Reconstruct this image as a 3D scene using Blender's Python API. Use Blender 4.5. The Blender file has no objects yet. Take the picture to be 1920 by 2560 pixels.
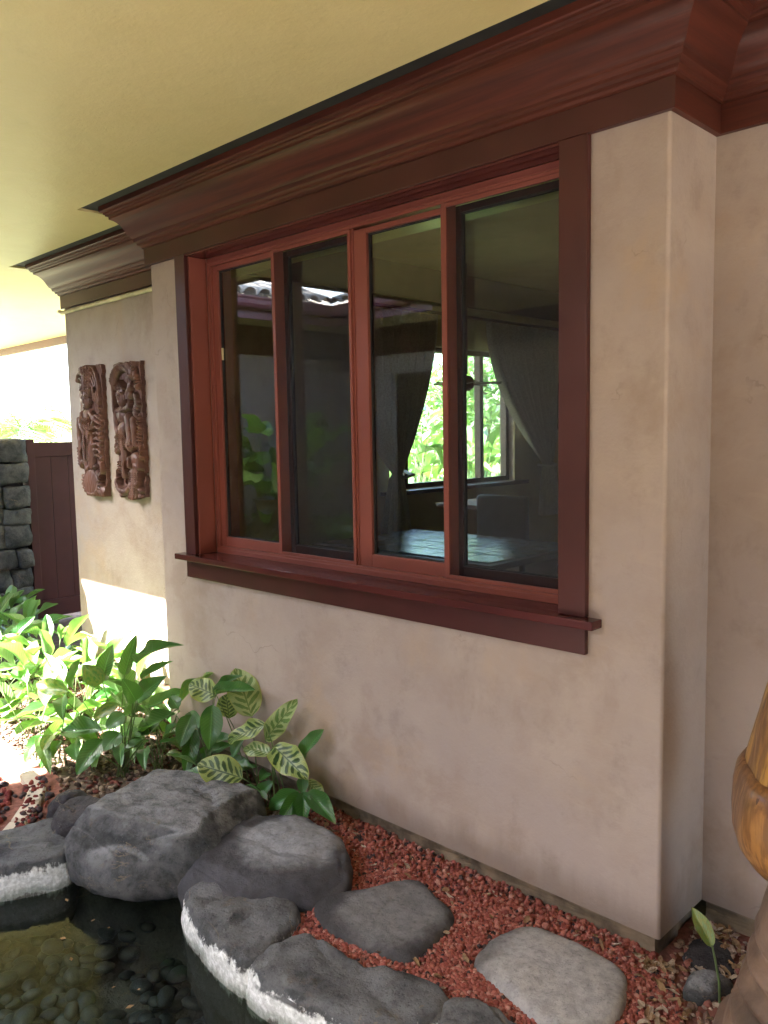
import bpy, bmesh, math, random
import numpy as np
from mathutils import Vector, Matrix, noise, Euler

random.seed(7)
scene = bpy.context.scene
COL = scene.collection

# ---------------------------------------------------------------- camera
cam_data = bpy.data.cameras.new('camera')
cam = bpy.data.objects.new('camera', cam_data)
COL.objects.link(cam)
cam_data.sensor_width = 36.0
cam_data.sensor_fit = 'AUTO'
cam_data.lens = 2066.6 / 2560 * 36
cam_data.clip_start = 0.02
cam_data.clip_end = 3000
yaw, pitch, roll = math.radians(44.5485), math.radians(-5.48441), math.radians(-1.04166)
fwd = Vector((-math.sin(yaw) * math.cos(pitch), math.cos(yaw) * math.cos(pitch), math.sin(pitch)))
rgt = Vector((math.cos(yaw), math.sin(yaw), 0))
upv = rgt.cross(fwd)
r2 = rgt * math.cos(roll) + upv * math.sin(roll)
u2 = -rgt * math.sin(roll) + upv * math.cos(roll)
M = Matrix.Identity(4)
for i in range(3):
    M[i][0], M[i][1], M[i][2] = r2[i], u2[i], -fwd[i]
M[0][3], M[1][3], M[2][3] = 1.121, -2.3328, 1.6
cam.matrix_world = M
scene.camera = cam

# ---------------------------------------------------------------- daylight
SUN_TRAVEL = Vector((0.5, 1.0, -1.327)).normalized()
to_sun = -SUN_TRAVEL
elev = math.asin(to_sun.z)
world = bpy.data.worlds.new('World')
scene.world = world
world.use_nodes = True
wt = world.node_tree
bg = wt.nodes['Background']
sky = wt.nodes.new('ShaderNodeTexSky')
sky.sky_type = 'NISHITA'
sky.sun_disc = False
sky.sun_elevation = elev
sky.sun_rotation = math.atan2(to_sun.x, to_sun.y)
sky.air_density = 1.0
sky.dust_density = 2.0
wt.links.new(sky.outputs[0], bg.inputs[0])
bg.inputs[1].default_value = 0.15
sun_d = bpy.data.lights.new('sun', 'SUN')
sun_d.energy = 5.0
sun_d.angle = math.radians(0.5)
sun_d.color = (1.0, 0.95, 0.86)
sun = bpy.data.objects.new('sun', sun_d)
sun.rotation_euler = SUN_TRAVEL.to_track_quat('-Z', 'Y').to_euler()
COL.objects.link(sun)
scene.view_settings.view_transform = 'Standard'
scene.view_settings.look = 'None'
scene.view_settings.gamma = 1
scene.view_settings.use_curve_mapping = False
scene.view_settings.exposure = 4.42
scene.cycles.use_denoising = True
scene.cycles.max_bounces = 14
scene.cycles.diffuse_bounces = 8
scene.cycles.glossy_bounces = 6
scene.cycles.transparent_max_bounces = 24
scene.cycles.sample_clamp_indirect = 12

# ---------------------------------------------------------------- materials
class NT:
    def __init__(self, name):
        self.m = bpy.data.materials.new(name)
        self.m.use_nodes = True
        self.t = self.m.node_tree
        self.b = self.t.nodes['Principled BSDF']
        self.out = self.t.nodes['Material Output']
    def n(self, typ, **kw):
        nd = self.t.nodes.new('ShaderNode' + typ)
        for k, v in kw.items():
            setattr(nd, k, v)
        return nd
    def l(self, a, b):
        self.t.links.new(a, b)
    def val(self, sock, v):
        if hasattr(v, 'links') or hasattr(v, 'is_linked'):
            self.l(v, sock)
        else:
            sock.default_value = v
    def math(self, op, a, b=0.0, c=0.0, clamp=False):
        nd = self.n('Math', operation=op, use_clamp=clamp)
        self.val(nd.inputs[0], a); self.val(nd.inputs[1], b); self.val(nd.inputs[2], c)
        return nd.outputs[0]
    def noise(self, vec, scale, detail=4, rough=0.55, dist=0.0):
        nd = self.n('TexNoise')
        nd.inputs['Scale'].default_value = scale
        nd.inputs['Detail'].default_value = detail
        nd.inputs['Roughness'].default_value = rough
        nd.inputs['Distortion'].default_value = dist
        if vec is not None:
            self.l(vec, nd.inputs['Vector'])
        return nd.outputs[0]
    def ramp(self, f, lo, hi, smooth=True):
        nd = self.n('MapRange')
        nd.interpolation_type = 'SMOOTHSTEP' if smooth else 'LINEAR'
        self.l(f, nd.inputs[0])
        nd.inputs[1].default_value = lo; nd.inputs[2].default_value = hi
        return nd.outputs[0]
    def mix(self, f, a, b):
        nd = self.n('Mix', data_type='RGBA')
        self.val(nd.inputs[0], f)
        for s, v in ((nd.inputs[6], a), (nd.inputs[7], b)):
            if isinstance(v, tuple):
                s.default_value = (*v, 1)
            else:
                self.l(v, s)
        return nd.outputs[2]
    def pos(self):
        return self.n('NewGeometry').outputs['Position']
    def obj(self):
        return self.n('TexCoord').outputs['Object']
    def uv(self):
        return self.n('TexCoord').outputs['UV']
    def mapping(self, vec, scale):
        nd = self.n('Mapping')
        self.l(vec, nd.inputs[0])
        nd.inputs['Scale'].default_value = scale
        return nd.outputs[0]
    def bump(self, h, strength=0.2, dist=0.01):
        nd = self.n('Bump')
        nd.inputs['Strength'].default_value = strength
        nd.inputs['Distance'].default_value = dist
        self.l(h, nd.inputs['Height'])
        self.l(nd.outputs[0], self.b.inputs['Normal'])
    def base(self, c):
        if isinstance(c, tuple):
            self.b.inputs['Base Color'].default_value = (*c, 1)
        else:
            self.l(c, self.b.inputs['Base Color'])
    def rough(self, r):
        self.val(self.b.inputs['Roughness'], r)
    def spec(self, s):
        self.b.inputs['Specular IOR Level'].default_value = s

def m_simple(name, col, rough=0.5, var=0.25, scale=8.0, bump=0.05, spec=0.5, coords='obj'):
    t = NT(name)
    v = t.obj() if coords == 'obj' else t.pos()
    f = t.noise(v, scale, 5)
    dark = tuple(c * (1 - var) for c in col)
    lite = tuple(min(1, c * (1 + var)) for c in col)
    t.base(t.mix(t.ramp(f, 0.3, 0.7), dark, lite))
    t.rough(rough); t.spec(spec)
    if bump:
        t.bump(t.noise(v, scale * 8, 4), bump, 0.004)
    return t.m

def m_plaster(name, a, b, c, rough=0.75, k=1.0):
    t = NT(name)
    p = t.pos()
    big = t.noise(p, 1.3, 4, 0.55, 0.1)
    mid = t.noise(p, 3.4, 5, 0.6, 0.15)
    col = t.mix(t.ramp(big, 0.35, 0.66), a, b)
    col = t.mix(t.math('MULTIPLY', t.ramp(mid, 0.42, 0.75), 0.5), col, c)
    sm = t.noise(p, 2.1, 6, 0.68, 0.3)
    col = t.mix(t.math('MULTIPLY', t.ramp(sm, 0.50, 0.68), 0.7 * k), col, c)
    warm = t.noise(p, 1.7, 5, 0.66, 0.3)
    col = t.mix(t.math('MULTIPLY', t.ramp(warm, 0.53, 0.70), 0.65 * k), col, (b[0] * 1.0, b[1] * 0.90, b[2] * 0.74))
    blot = t.noise(t.mapping(p, (5, 5, 4)), 1.0, 6, 0.72, 0.2)
    col = t.mix(t.math('MULTIPLY', t.ramp(blot, 0.52, 0.7), 0.30 * k), col, tuple(x * 0.66 for x in c))
    trowel = t.noise(t.mapping(p, (9, 9, 26)), 1.0, 4, 0.6, 1.0)
    col = t.mix(t.math('MULTIPLY', t.ramp(trowel, 0.5, 0.8), 0.14), col, tuple(min(1, x * 1.2) for x in b))
    fine = t.noise(p, 95, 3)
    col = t.mix(t.math('MULTIPLY', t.ramp(fine, 0.55, 0.75), 0.10), col, tuple(x * 0.7 for x in a))
    # hand drawn scratches and chips, pale flecks
    vor = t.n('TexVoronoi'); t.l(t.mapping(p, (3.2, 3.2, 2.1)), vor.inputs['Vector']); vor.inputs['Scale'].default_value = 1.0
    fl = t.ramp(vor.outputs['Distance'], 0.018, 0.008)
    col = t.mix(t.math('MULTIPLY', fl, 0.5), col, (0.62, 0.55, 0.45))
    sx = t.n('SeparateXYZ'); t.l(p, sx.inputs[0])
    spl = t.math('ADD', sx.outputs[2], t.math('MULTIPLY', t.noise(t.mapping(p, (6, 6, 1)), 1.0, 5, 0.65), -0.22))
    spl = t.math('MULTIPLY', t.ramp(spl, 0.06, -0.10), t.ramp(sx.outputs[2], 2.0, 0.5))
    col = t.mix(t.math('MULTIPLY', spl, 0.5), col, tuple(x * 0.5 for x in c))
    wv = t.n('TexVoronoi', feature='DISTANCE_TO_EDGE'); wv.inputs['Scale'].default_value = 0.9
    cw = t.n('VectorMath', operation='ADD'); t.l(p, cw.inputs[0])
    cn = t.n('TexNoise'); cn.inputs['Scale'].default_value = 5.0; cn.inputs['Detail'].default_value = 6; t.l(p, cn.inputs['Vector'])
    cs = t.n('VectorMath', operation='SCALE'); t.l(cn.outputs['Color'], cs.inputs[0]); cs.inputs['Scale'].default_value = 0.35
    t.l(cs.outputs[0], cw.inputs[1]); t.l(cw.outputs[0], wv.inputs['Vector'])
    crk = t.math('MULTIPLY', t.ramp(wv.outputs['Distance'], 0.0035, 0.001), t.ramp(t.noise(p, 2.7, 3), 0.54, 0.62))
    col = t.mix(t.math('MULTIPLY', crk, 0.35 * k), col, tuple(x * 0.5 for x in c))
    t.base(col)
    t.rough(rough); t.spec(0.3)
    h = t.math('ADD', t.math('MULTIPLY', t.noise(p, 9, 4), 1.0), t.math('MULTIPLY', t.noise(p, 70, 5, 0.65), 0.4))
    t.bump(h, 0.32, 0.012)
    return t.m

def m_wood(name, a, b, rough=0.28, scale=1.0, coat=0.12):
    """varnished wood: grain runs along the U direction of the UV map (metres)"""
    t = NT(name)
    v = t.uv()
    g1 = t.noise(t.mapping(v, (1.1 * scale, 26 * scale, 1)), 1.0, 6, 0.6, 0.6)
    g2 = t.noise(t.mapping(v, (4 * scale, 160 * scale, 1)), 1.0, 3, 0.5)
    col = t.mix(t.ramp(g1, 0.3, 0.7), a, b)
    col = t.mix(t.math('MULTIPLY', t.ramp(g2, 0.5, 0.75), 0.22), col, tuple(x * 0.45 for x in a))
    t.base(col)
    t.rough(t.math('ADD', t.math('MULTIPLY', g1, 0.16), rough - 0.08))
    t.spec(0.26)
    t.b.inputs['Coat Weight'].default_value = coat
    t.b.inputs['Coat Roughness'].default_value = 0.18
    return t.m

def m_paint(name, col, rough=0.35, var=0.2):
    t = NT(name)
    p = t.pos()
    f = t.noise(p, 2.0, 3)
    c = t.mix(t.ramp(f, 0.25, 0.75), tuple(x * (1 - var) for x in col), tuple(x * (1 + var) for x in col))
    vor = t.n('TexVoronoi'); t.l(p, vor.inputs['Vector']); vor.inputs['Scale'].default_value = 4.0
    chip = t.ramp(vor.outputs['Distance'], 0.010, 0.005)
    t.base(c)
    t.spec(0.38)
    t.rough(t.math('ADD', t.math('MULTIPLY', t.noise(p, 14, 4), 0.16), rough - 0.08))
    t.bump(t.noise(p, 22, 3), 0.035, 0.003)
    return t.m

def h0(t, p):
    return t.noise(p, 22, 8, 0.74)

def m_rock(name, dark, lite, bands=None, top=0.5, rough=0.85, speck=True):
    t = NT(name)
    p = t.pos()
    big = t.noise(p, 6.5, 8, 0.68, 0.3)
    fine = t.noise(p, 55, 6, 0.7)
    col = t.mix(t.ramp(big, 0.36, 0.64), dark, lite)
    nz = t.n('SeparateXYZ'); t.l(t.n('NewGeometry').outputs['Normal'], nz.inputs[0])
    top_tone = t.math('MULTIPLY', t.ramp(nz.outputs[2], 0.45, 0.98), top)  # upward faces blended to a paler tone
    top_tone = t.math('MULTIPLY', top_tone, t.ramp(t.noise(p, 9, 5, 0.65), 0.3, 0.62))
    col = t.mix(top_tone, col, tuple(min(1, x * 2.1 + 0.03) for x in lite))
    col = t.mix(t.math('MULTIPLY', t.ramp(fine, 0.5, 0.72), 0.5), col, tuple(x * 0.45 for x in dark))
    if speck:
        col = t.mix(t.math('MULTIPLY', t.ramp(t.noise(p, 180, 2), 0.68, 0.76), 0.35), col, (0.42, 0.38, 0.34))
        # brown algae film and lichen in irregular patches
        col = t.mix(t.math('MULTIPLY', t.ramp(t.noise(p, 7.3, 5, 0.7), 0.6, 0.75), 0.5), col, (0.16, 0.115, 0.06))
    if bands:
        z0, z1, zg = bands            # white mineral crust between z0 and z1, green algae below zg
        sx = t.n('SeparateXYZ'); t.l(p, sx.inputs[0])
        wob = t.noise(p, 11, 6, 0.7)
        jag = t.noise(t.mapping(p, (70, 70, 9)), 1.0, 3, 0.6)
        zz = t.math('ADD', sx.outputs[2], t.math('MULTIPLY', t.math('SUBTRACT', wob, 0.5), 0.16))
        zz = t.math('ADD', zz, t.math('MULTIPLY', t.math('SUBTRACT', jag, 0.5), 0.05))
        low = t.ramp(zz, z1 + 0.012, z1 - 0.008)
        side = t.ramp(nz.outputs[2], 0.75, 0.35)
        front = t.ramp(sx.outputs[1], -0.62, -0.70)
        w = t.math('MULTIPLY', t.math('MULTIPLY', low, side), front)
        w = t.math('MULTIPLY', w, t.ramp(t.noise(p, 30, 5, 0.7), 0.16, 0.36))
        crust = t.mix(t.ramp(t.noise(p, 60, 4), 0.35, 0.7), (0.55, 0.56, 0.55), (0.85, 0.86, 0.86))
        col = t.mix(w, col, crust)
        g = t.math('MULTIPLY', t.ramp(zz, zg + 0.035, zg - 0.01), t.ramp(t.noise(p, 22, 5, 0.7), 0.2, 0.5))
        col = t.mix(t.math('MULTIPLY', g, 0.7), col, (0.15, 0.18, 0.14))
        wet = t.ramp(zz, -0.165, -0.185)
        col = t.mix(t.math('MULTIPLY', wet, 0.85), col, (0.055, 0.047, 0.036))
    vc = t.n('TexVoronoi'); t.l(p, vc.inputs['Vector']); vc.inputs['Scale'].default_value = 130.0
    vd = t.math('MULTIPLY', t.ramp(vc.outputs['Distance'], 0.24, 0.10), t.ramp(t.noise(p, 16, 4), 0.42, 0.6))
    col = t.mix(t.math('MULTIPLY', vd, 0.55), col, tuple(x * 0.4 for x in dark))
    lc = t.noise(t.mapping(p, (3, 3, 7)), 1.0, 5, 0.6, 0.6)
    seam = t.ramp(t.math('ABSOLUTE', t.math('SUBTRACT', lc, 0.5)), 0.012, 0.003)
    col = t.mix(t.math('MULTIPLY', seam, t.math('MULTIPLY', t.ramp(t.noise(p, 6, 3), 0.5, 0.62), 0.45)), col, (0.24, 0.19, 0.12))
    t.base(col)
    t.rough(rough); t.spec(0.35)
    vp = t.n('TexVoronoi'); t.l(p, vp.inputs['Vector']); vp.inputs['Scale'].default_value = 75.0
    pit = t.ramp(vp.outputs['Distance'], 0.0, 0.45)
    vq = t.n('TexVoronoi'); t.l(p, vq.inputs['Vector']); vq.inputs['Scale'].default_value = 130.0
    ves = t.math('MULTIPLY', t.ramp(vq.outputs['Distance'], 0.22, 0.10), t.ramp(t.noise(p, 16, 4), 0.42, 0.6))
    h = t.math('SUBTRACT', h0(t, p), t.math('MULTIPLY', ves, 0.35))
    h = t.math('ADD', h, t.math('MULTIPLY', fine, 0.35))
    h = t.math('ADD', h, t.math('MULTIPLY', pit, 0.22))
    t.bump(h, 0.6, 0.02)
    return t.m

def m_gravel(name, cols, rough=0.9):
    t = NT(name)
    r = t.n('NewGeometry').outputs['Random Per Island']
    cr = t.n('ValToRGB')
    els = cr.color_ramp.elements
    cr.color_ramp.interpolation = 'CONSTANT'
    n = len(cols)
    els[0].position = 0; els[0].color = (*cols[0], 1)
    els[1].position = 1.0 / n; els[1].color = (*cols[1], 1)
    for i in range(2, n):
        e = els.new(i / n); e.color = (*cols[i], 1)
    t.l(r, cr.inputs[0])
    p = t.pos()
    c = t.mix(t.math('MULTIPLY', t.ramp(t.noise(p, 160, 4), 0.45, 0.7), 0.35), cr.outputs[0], (0.05, 0.025, 0.02))
    t.base(c); t.rough(rough); t.spec(0.25)
    t.bump(t.noise(p, 260, 5, 0.7), 0.5, 0.004)
    return t.m

def m_leaf(name, kind):
    t = NT(name)
    sx = t.n('SeparateXYZ'); t.l(t.uv(), sx.inputs[0])
    u, v = sx.outputs[0], sx.outputs[1]
    a = t.math('ABSOLUTE', t.math('MULTIPLY_ADD', u, 2.0, -1.0))
    rnd = t.n('ObjectInfo').outputs['Random']
    nz = t.noise(t.uv(), 7, 4)
    if kind == 'peacock' or kind == 'peacock_pale':
        pale = kind == 'peacock_pale'
        lite = (0.38, 0.47, 0.21) if pale else (0.34, 0.45, 0.14)
        dark = (0.075, 0.17, 0.04) if pale else (0.012, 0.052, 0.013)
        side = t.math('GREATER_THAN', u, 0.5)
        ph = t.math('SUBTRACT', t.math('MULTIPLY', v, 7.0), t.math('MULTIPLY', a, 1.5))
        ph = t.math('ADD', ph, t.math('MULTIPLY', side, 0.5))
        ph = t.math('ADD', ph, t.math('MULTIPLY', t.math('SUBTRACT', nz, 0.5), 0.5))
        s = t.math('FRACT', ph)
        odd = t.math('GREATER_THAN', t.math('FRACT', t.math('MULTIPLY', ph, 0.5)), 0.5)
        rad = t.math('MULTIPLY_ADD', odd, 0.14, 0.30)
        d1 = t.math('POWER', t.math('DIVIDE', t.math('SUBTRACT', s, 0.5), 0.33), 2.0)
        d2 = t.math('POWER', t.math('DIVIDE', t.math('SUBTRACT', a, t.math('ADD', rad, 0.04)), rad), 2.0)
        blot = t.ramp(t.math('ADD', d1, d2), 1.15, 0.8)
        fine = t.ramp(t.math('FRACT', t.math('MULTIPLY', ph, 4.0)), 0.72, 0.9)
        col = t.mix(t.math('MULTIPLY', fine, 0.45), lite, dark)
        col = t.mix(blot, col, dark)
        col = t.mix(t.ramp(a, 0.06, 0.03), col, dark)
        col = t.mix(t.math('MULTIPLY', t.ramp(a, 0.88, 0.97), 0.8), col, (0.40, 0.42, 0.10))
        under = t.n('NewGeometry').outputs['Backfacing']
        if not pale:
            col = t.mix(t.math('MULTIPLY', under, 0.75), col, (0.14, 0.055, 0.05))
        trans = (0.35, 0.55, 0.1)
        ripple = t.math('SINE', t.math('MULTIPLY', ph, 12.0))
    else:
        base_a, base_b = {'green': ((0.020, 0.085, 0.020), (0.035, 0.135, 0.026)),
                          'light': ((0.11, 0.21, 0.065), (0.19, 0.31, 0.12)),
                          'pothos': ((0.06, 0.17, 0.02), (0.25, 0.38, 0.05)),
                          'palm': ((0.10, 0.17, 0.035), (0.17, 0.24, 0.05))}[kind]
        ph = t.math('SUBTRACT', t.math('MULTIPLY', v, 13.0), t.math('MULTIPLY', a, 3.0))
        st = t.ramp(t.math('PINGPONG', ph, 0.5), 0.05, 0.45)
        col = t.mix(rnd, base_a, base_b)
        col = t.mix(t.math('MULTIPLY', st, 0.30), col, tuple(x * 1.7 for x in base_b))
        col = t.mix(t.ramp(a, 0.055, 0.02), col, tuple(x * 2.2 + 0.03 for x in base_b))
        dead = t.math('MULTIPLY', t.ramp(v, 0.9, 1.0), t.math('GREATER_THAN', rnd, 0.72))
        col = t.mix(t.math('MULTIPLY', dead, 0.7), col, (0.30, 0.20, 0.06))
        sick = t.math('MULTIPLY', t.math('GREATER_THAN', rnd, 0.93), t.ramp(nz, 0.35, 0.6))
        col = t.mix(t.math('MULTIPLY', sick, 0.7), col, (0.30, 0.27, 0.05))
        hole_ = t.ramp(t.noise(t.uv(), 16, 2), 0.70, 0.74)
        col = t.mix(t.math('MULTIPLY', hole_, t.math('GREATER_THAN', rnd, 0.5)), col, (0.20, 0.13, 0.05))
        under = t.n('NewGeometry').outputs['Backfacing']
        col = t.mix(t.math('MULTIPLY', under, 0.45), col, (0.15, 0.24, 0.12))
        trans = (0.22, 0.50, 0.06)
        ripple = t.math('SINE', t.math('MULTIPLY', ph, 6.283))
    t.base(col)
    t.rough(t.math('MULTIPLY_ADD', nz, 0.25, 0.22))
    t.spec(0.8)
    t.bump(t.math('ADD', t.math('MULTIPLY', ripple, 0.5), nz), 0.25, 0.004)
    tr = t.n('BsdfTranslucent'); tr.inputs[0].default_value = (*trans, 1)
    mx = t.n('MixShader'); mx.inputs[0].default_value = 0.22
    t.l(t.b.outputs[0], mx.inputs[1]); t.l(tr.outputs[0], mx.inputs[2])
    t.l(mx.outputs[0], t.out.inputs[0])
    return t.m

def m_glass(name, ior=1.9, tint=(0.93, 0.96, 0.95)):
    t = NT(name)
    back = t.n('NewGeometry').outputs['Backfacing']
    i = t.math('ADD', t.math('MULTIPLY', back, 1.0 / ior - ior), ior)
    fr = t.n('Fresnel'); t.l(i, fr.inputs[0])
    tb = t.n('BsdfTransparent'); tb.inputs[0].default_value = (*tint, 1)
    gl = t.n('BsdfGlossy'); gl.inputs['Roughness'].default_value = 0.0
    mx = t.n('MixShader'); t.l(fr.outputs[0], mx.inputs[0]); t.l(tb.outputs[0], mx.inputs[1]); t.l(gl.outputs[0], mx.inputs[2])
    t.l(mx.outputs[0], t.out.inputs[0])
    return t.m

def m_screen(name):
    t = NT(name)
    tb = t.n('BsdfTransparent')
    t.base((0.018, 0.02, 0.026)); t.rough(0.6)
    mx = t.n('MixShader'); mx.inputs[0].default_value = 0.34
    t.l(tb.outputs[0], mx.inputs[1]); t.l(t.b.outputs[0], mx.inputs[2])
    t.l(mx.outputs[0], t.out.inputs[0])
    return t.m

def m_water(name):
    t = NT(name)
    p = t.pos()
    fr = t.n('Fresnel'); fr.inputs[0].default_value = 1.33
    bp = t.n('Bump'); bp.inputs['Strength'].default_value = 0.08; bp.inputs['Distance'].default_value = 0.01
    t.l(t.noise(p, 14, 3), bp.inputs['Height'])
    t.l(bp.outputs[0], fr.inputs['Normal'])
    tb = t.n('BsdfTransparent'); tb.inputs[0].default_value = (0.60, 0.68, 0.65, 1)
    gl = t.n('BsdfGlossy'); gl.inputs['Roughness'].default_value = 0.02; gl.inputs[0].default_value = (0.62, 0.66, 0.7, 1)
    t.l(bp.outputs[0], gl.inputs['Normal'])
    mx = t.n('MixShader'); t.l(fr.outputs[0], mx.inputs[0]); t.l(tb.outputs[0], mx.inputs[1]); t.l(gl.outputs[0], mx.inputs[2])
    t.l(mx.outputs[0], t.out.inputs[0])
    return t.m

MAT = {}
MAT['plaster'] = m_plaster('taupe_plaster', (0.392, 0.325, 0.296), (0.445, 0.368, 0.315), (0.338, 0.257, 0.207))
MAT['plaster_in'] = m_plaster('olive_plaster', (0.46, 0.41, 0.25), (0.52, 0.46, 0.28), (0.42, 0.36, 0.22))
MAT['ceiling'] = m_plaster('ochre_ceiling_plaster', (0.68, 0.58, 0.29), (0.70, 0.60, 0.31), (0.66, 0.55, 0.26), 0.42, 0.3)
MAT['crown'] = m_wood('mahogany_crown', (0.060, 0.018, 0.013), (0.115, 0.030, 0.019), 0.42, 1.0, 0.05)
MAT['trim'] = m_paint('dark_red_trim_paint', (0.068, 0.019, 0.017), 0.32)
MAT['sill'] = m_paint('glossy_red_sill_paint', (0.085, 0.020, 0.019), 0.16)
MAT['frame'] = m_paint('brick_red_frame_paint', (0.26, 0.076, 0.056), 0.40, 0.1)
MAT['shade_sash_fascia'] = m_paint('sash_shade_and_fascia_paint', (0.05, 0.016, 0.013), 0.4)  # rear sashes coloured darker to stand for screen shade; also the dark fascia
MAT['vent'] = m_simple('black_vent_mesh', (0.02, 0.021, 0.022), 0.7)
MAT['pale_strip'] = m_simple('cream_strip', (0.60, 0.54, 0.33), 0.5)
MAT['concrete'] = m_simple('stained_concrete', (0.16, 0.122, 0.08), 0.9, 0.55, 9, 0.5, coords='pos')
MAT['paving'] = m_simple('pale_paving', (0.50, 0.44, 0.36), 0.85, 0.2, 7, 0.3, coords='pos')
MAT['flagging'] = m_simple('grey_flagstone', (0.22, 0.20, 0.18), 0.85, 0.25, 5, 0.3, coords='pos')
MAT['glass'] = m_glass('window_glass')
MAT['screen'] = m_screen('insect_screen_mesh')
MAT['water'] = m_water('pond_water')
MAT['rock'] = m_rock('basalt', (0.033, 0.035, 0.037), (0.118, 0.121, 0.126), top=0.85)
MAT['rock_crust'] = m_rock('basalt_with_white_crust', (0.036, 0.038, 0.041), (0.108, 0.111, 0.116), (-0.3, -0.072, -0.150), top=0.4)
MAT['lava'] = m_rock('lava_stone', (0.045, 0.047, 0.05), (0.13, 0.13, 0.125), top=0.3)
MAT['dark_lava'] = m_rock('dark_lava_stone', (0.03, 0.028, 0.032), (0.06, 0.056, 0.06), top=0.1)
MAT['pebble'] = m_simple('dark_river_pebble', (0.045, 0.055, 0.056), 0.5, 0.4, 14, 0.1)
MAT['red_gravel'] = m_gravel('red_cinder_gravel', [(0.292, 0.083, 0.061), (0.344, 0.115, 0.086), (0.241, 0.061, 0.047), (0.396, 0.158, 0.122), (0.318, 0.094, 0.072), (0.267, 0.072, 0.054), (0.361, 0.122, 0.094), (0.06, 0.04, 0.04), (0.301, 0.09, 0.072), (0.215, 0.061, 0.05), (0.378, 0.137, 0.104), (0.413, 0.209, 0.166)])
MAT['mixed_gravel'] = m_gravel('dark_red_gravel', [(0.16, 0.03, 0.03), (0.05, 0.045, 0.05), (0.22, 0.05, 0.04), (0.07, 0.05, 0.055), (0.26, 0.06, 0.05), (0.12, 0.035, 0.035)])
MAT['mulch'] = m_gravel('brown_mulch', [(0.11, 0.07, 0.05), (0.17, 0.115, 0.085), (0.07, 0.045, 0.035), (0.24, 0.17, 0.12), (0.13, 0.075, 0.055), (0.32, 0.25, 0.18), (0.15, 0.05, 0.04)])
MAT['litter'] = m_gravel('dry_leaf_litter', [(0.33, 0.23, 0.14), (0.24, 0.14, 0.075), (0.42, 0.34, 0.26), (0.29, 0.19, 0.10)])
MAT['soil'] = m_simple('brown_soil', (0.09, 0.06, 0.045), 0.95, 0.4, 20, 0.6, coords='pos')
MAT['red_soil'] = m_simple('red_cinder_soil', (0.20, 0.075, 0.055), 0.95, 0.35, 40, 0.8, coords='pos')
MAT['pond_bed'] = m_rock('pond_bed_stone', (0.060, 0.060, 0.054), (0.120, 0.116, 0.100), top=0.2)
MAT['field'] = m_simple('garden_ground', (0.20, 0.19, 0.10), 0.95, 0.35, 1.5, 0.3, coords='pos')
MAT['leaf_g'] = m_leaf('prayer_plant_leaf', 'green')
MAT['leaf_l'] = m_leaf('light_green_leaf', 'light')
MAT['leaf_p'] = m_leaf('peacock_leaf', 'peacock')
MAT['leaf_q'] = m_leaf('pale_peacock_leaf', 'peacock_pale')
MAT['leaf_pothos'] = m_leaf('pothos_leaf', 'pothos')
MAT['leaf_palm'] = m_leaf('palm_leaf', 'palm')
MAT['stem'] = m_simple('green_stem', (0.10, 0.16, 0.05), 0.55)
MAT['bark'] = m_simple('palm_bark', (0.18, 0.13, 0.09), 0.9, 0.4, 14, 0.5)
MAT['teak'] = m_simple('carved_teak', (0.25, 0.115, 0.065), 0.5, 0.45, 9, 0.25)
MAT['gate'] = m_paint('maroon_gate_paint', (0.07, 0.022, 0.024), 0.5)
MAT['tile'] = m_simple('clay_roof_tile', (0.48, 0.42, 0.36), 0.8, 0.25, 9, 0.2, coords='pos')
MAT['gutter'] = m_paint('maroon_gutter_paint', (0.17, 0.055, 0.058), 0.35)
MAT['bronze'] = m_simple('aged_bronze', (0.10, 0.075, 0.05), 0.38, 0.4, 16, 0.3)
MAT['curtain'] = m_simple('grey_linen_curtain', (0.50, 0.49, 0.44), 0.9, 0.15, 60, 0.2)
MAT['dark_wood'] = m_simple('dark_brown_wood', (0.055, 0.03, 0.02), 0.4, 0.3, 8)
MAT['floor'] = m_simple('brown_floor_tile', (0.15, 0.09, 0.055), 0.4, 0.3, 4)
MAT['slate'] = m_simple('slate_table_top', (0.16, 0.17, 0.19), 0.25, 0.4, 10, 0.2)
MAT['leather'] = m_simple('black_leather', (0.03, 0.03, 0.034), 0.4, 0.3, 10, 0.2)
MAT['print'] = m_simple('faded_print', (0.10, 0.10, 0.09), 0.6, 0.6, 9)
MAT['olive_beam'] = m_simple('olive_beam_paint', (0.62, 0.66, 0.18), 0.35, 0.12, 5, 0.05, coords='pos')

# ---------------------------------------------------------------- helpers
WORLD = {}          # object name -> world origin, so that parts can be built in world coordinates

def world_of(o):
    w = Vector((0, 0, 0))
    while o is not None:
        w += o.location
        o = o.parent
    return w

def thing(name, label, cat, loc=(0, 0, 0), group=None, rz=0.0):
    o = bpy.data.objects.new(name, None)
    o.empty_display_size = 0.1
    o.location = loc
    o.rotation_euler = (0, 0, rz)
    COL.objects.link(o)
    tag(o, label, cat, group)
    return o

def tag(o, label, cat, group=None):
    o['label'] = label
    o['category'] = cat
    if group:
        o['group'] = group
    return o

def link(name, me, mat, parent=None, loc=None):
    o = bpy.data.objects.new(name, me)
    if mat is not None and not me.materials:
        me.materials.append(mat)
    COL.objects.link(o)
    if parent is not None:
        o.parent = parent
    if loc is not None:
        o.location = loc
    return o

def put(name, bm, mat, parent=None, smooth=False, label=None):
    """link a bmesh built in world coordinates; as a child its mesh is moved to the parent's frame"""
    if parent is not None:
        bmesh.ops.translate(bm, verts=bm.verts, vec=-world_of(parent))
    me = bpy.data.meshes.new(name)
    bm.normal_update()
    bm.to_mesh(me); bm.free()
    if smooth:
        me.polygons.foreach_set('use_smooth', [True] * len(me.polygons))
    o = link(name, me, mat, parent)
    if label:
        o['label'] = label
    return o

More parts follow.
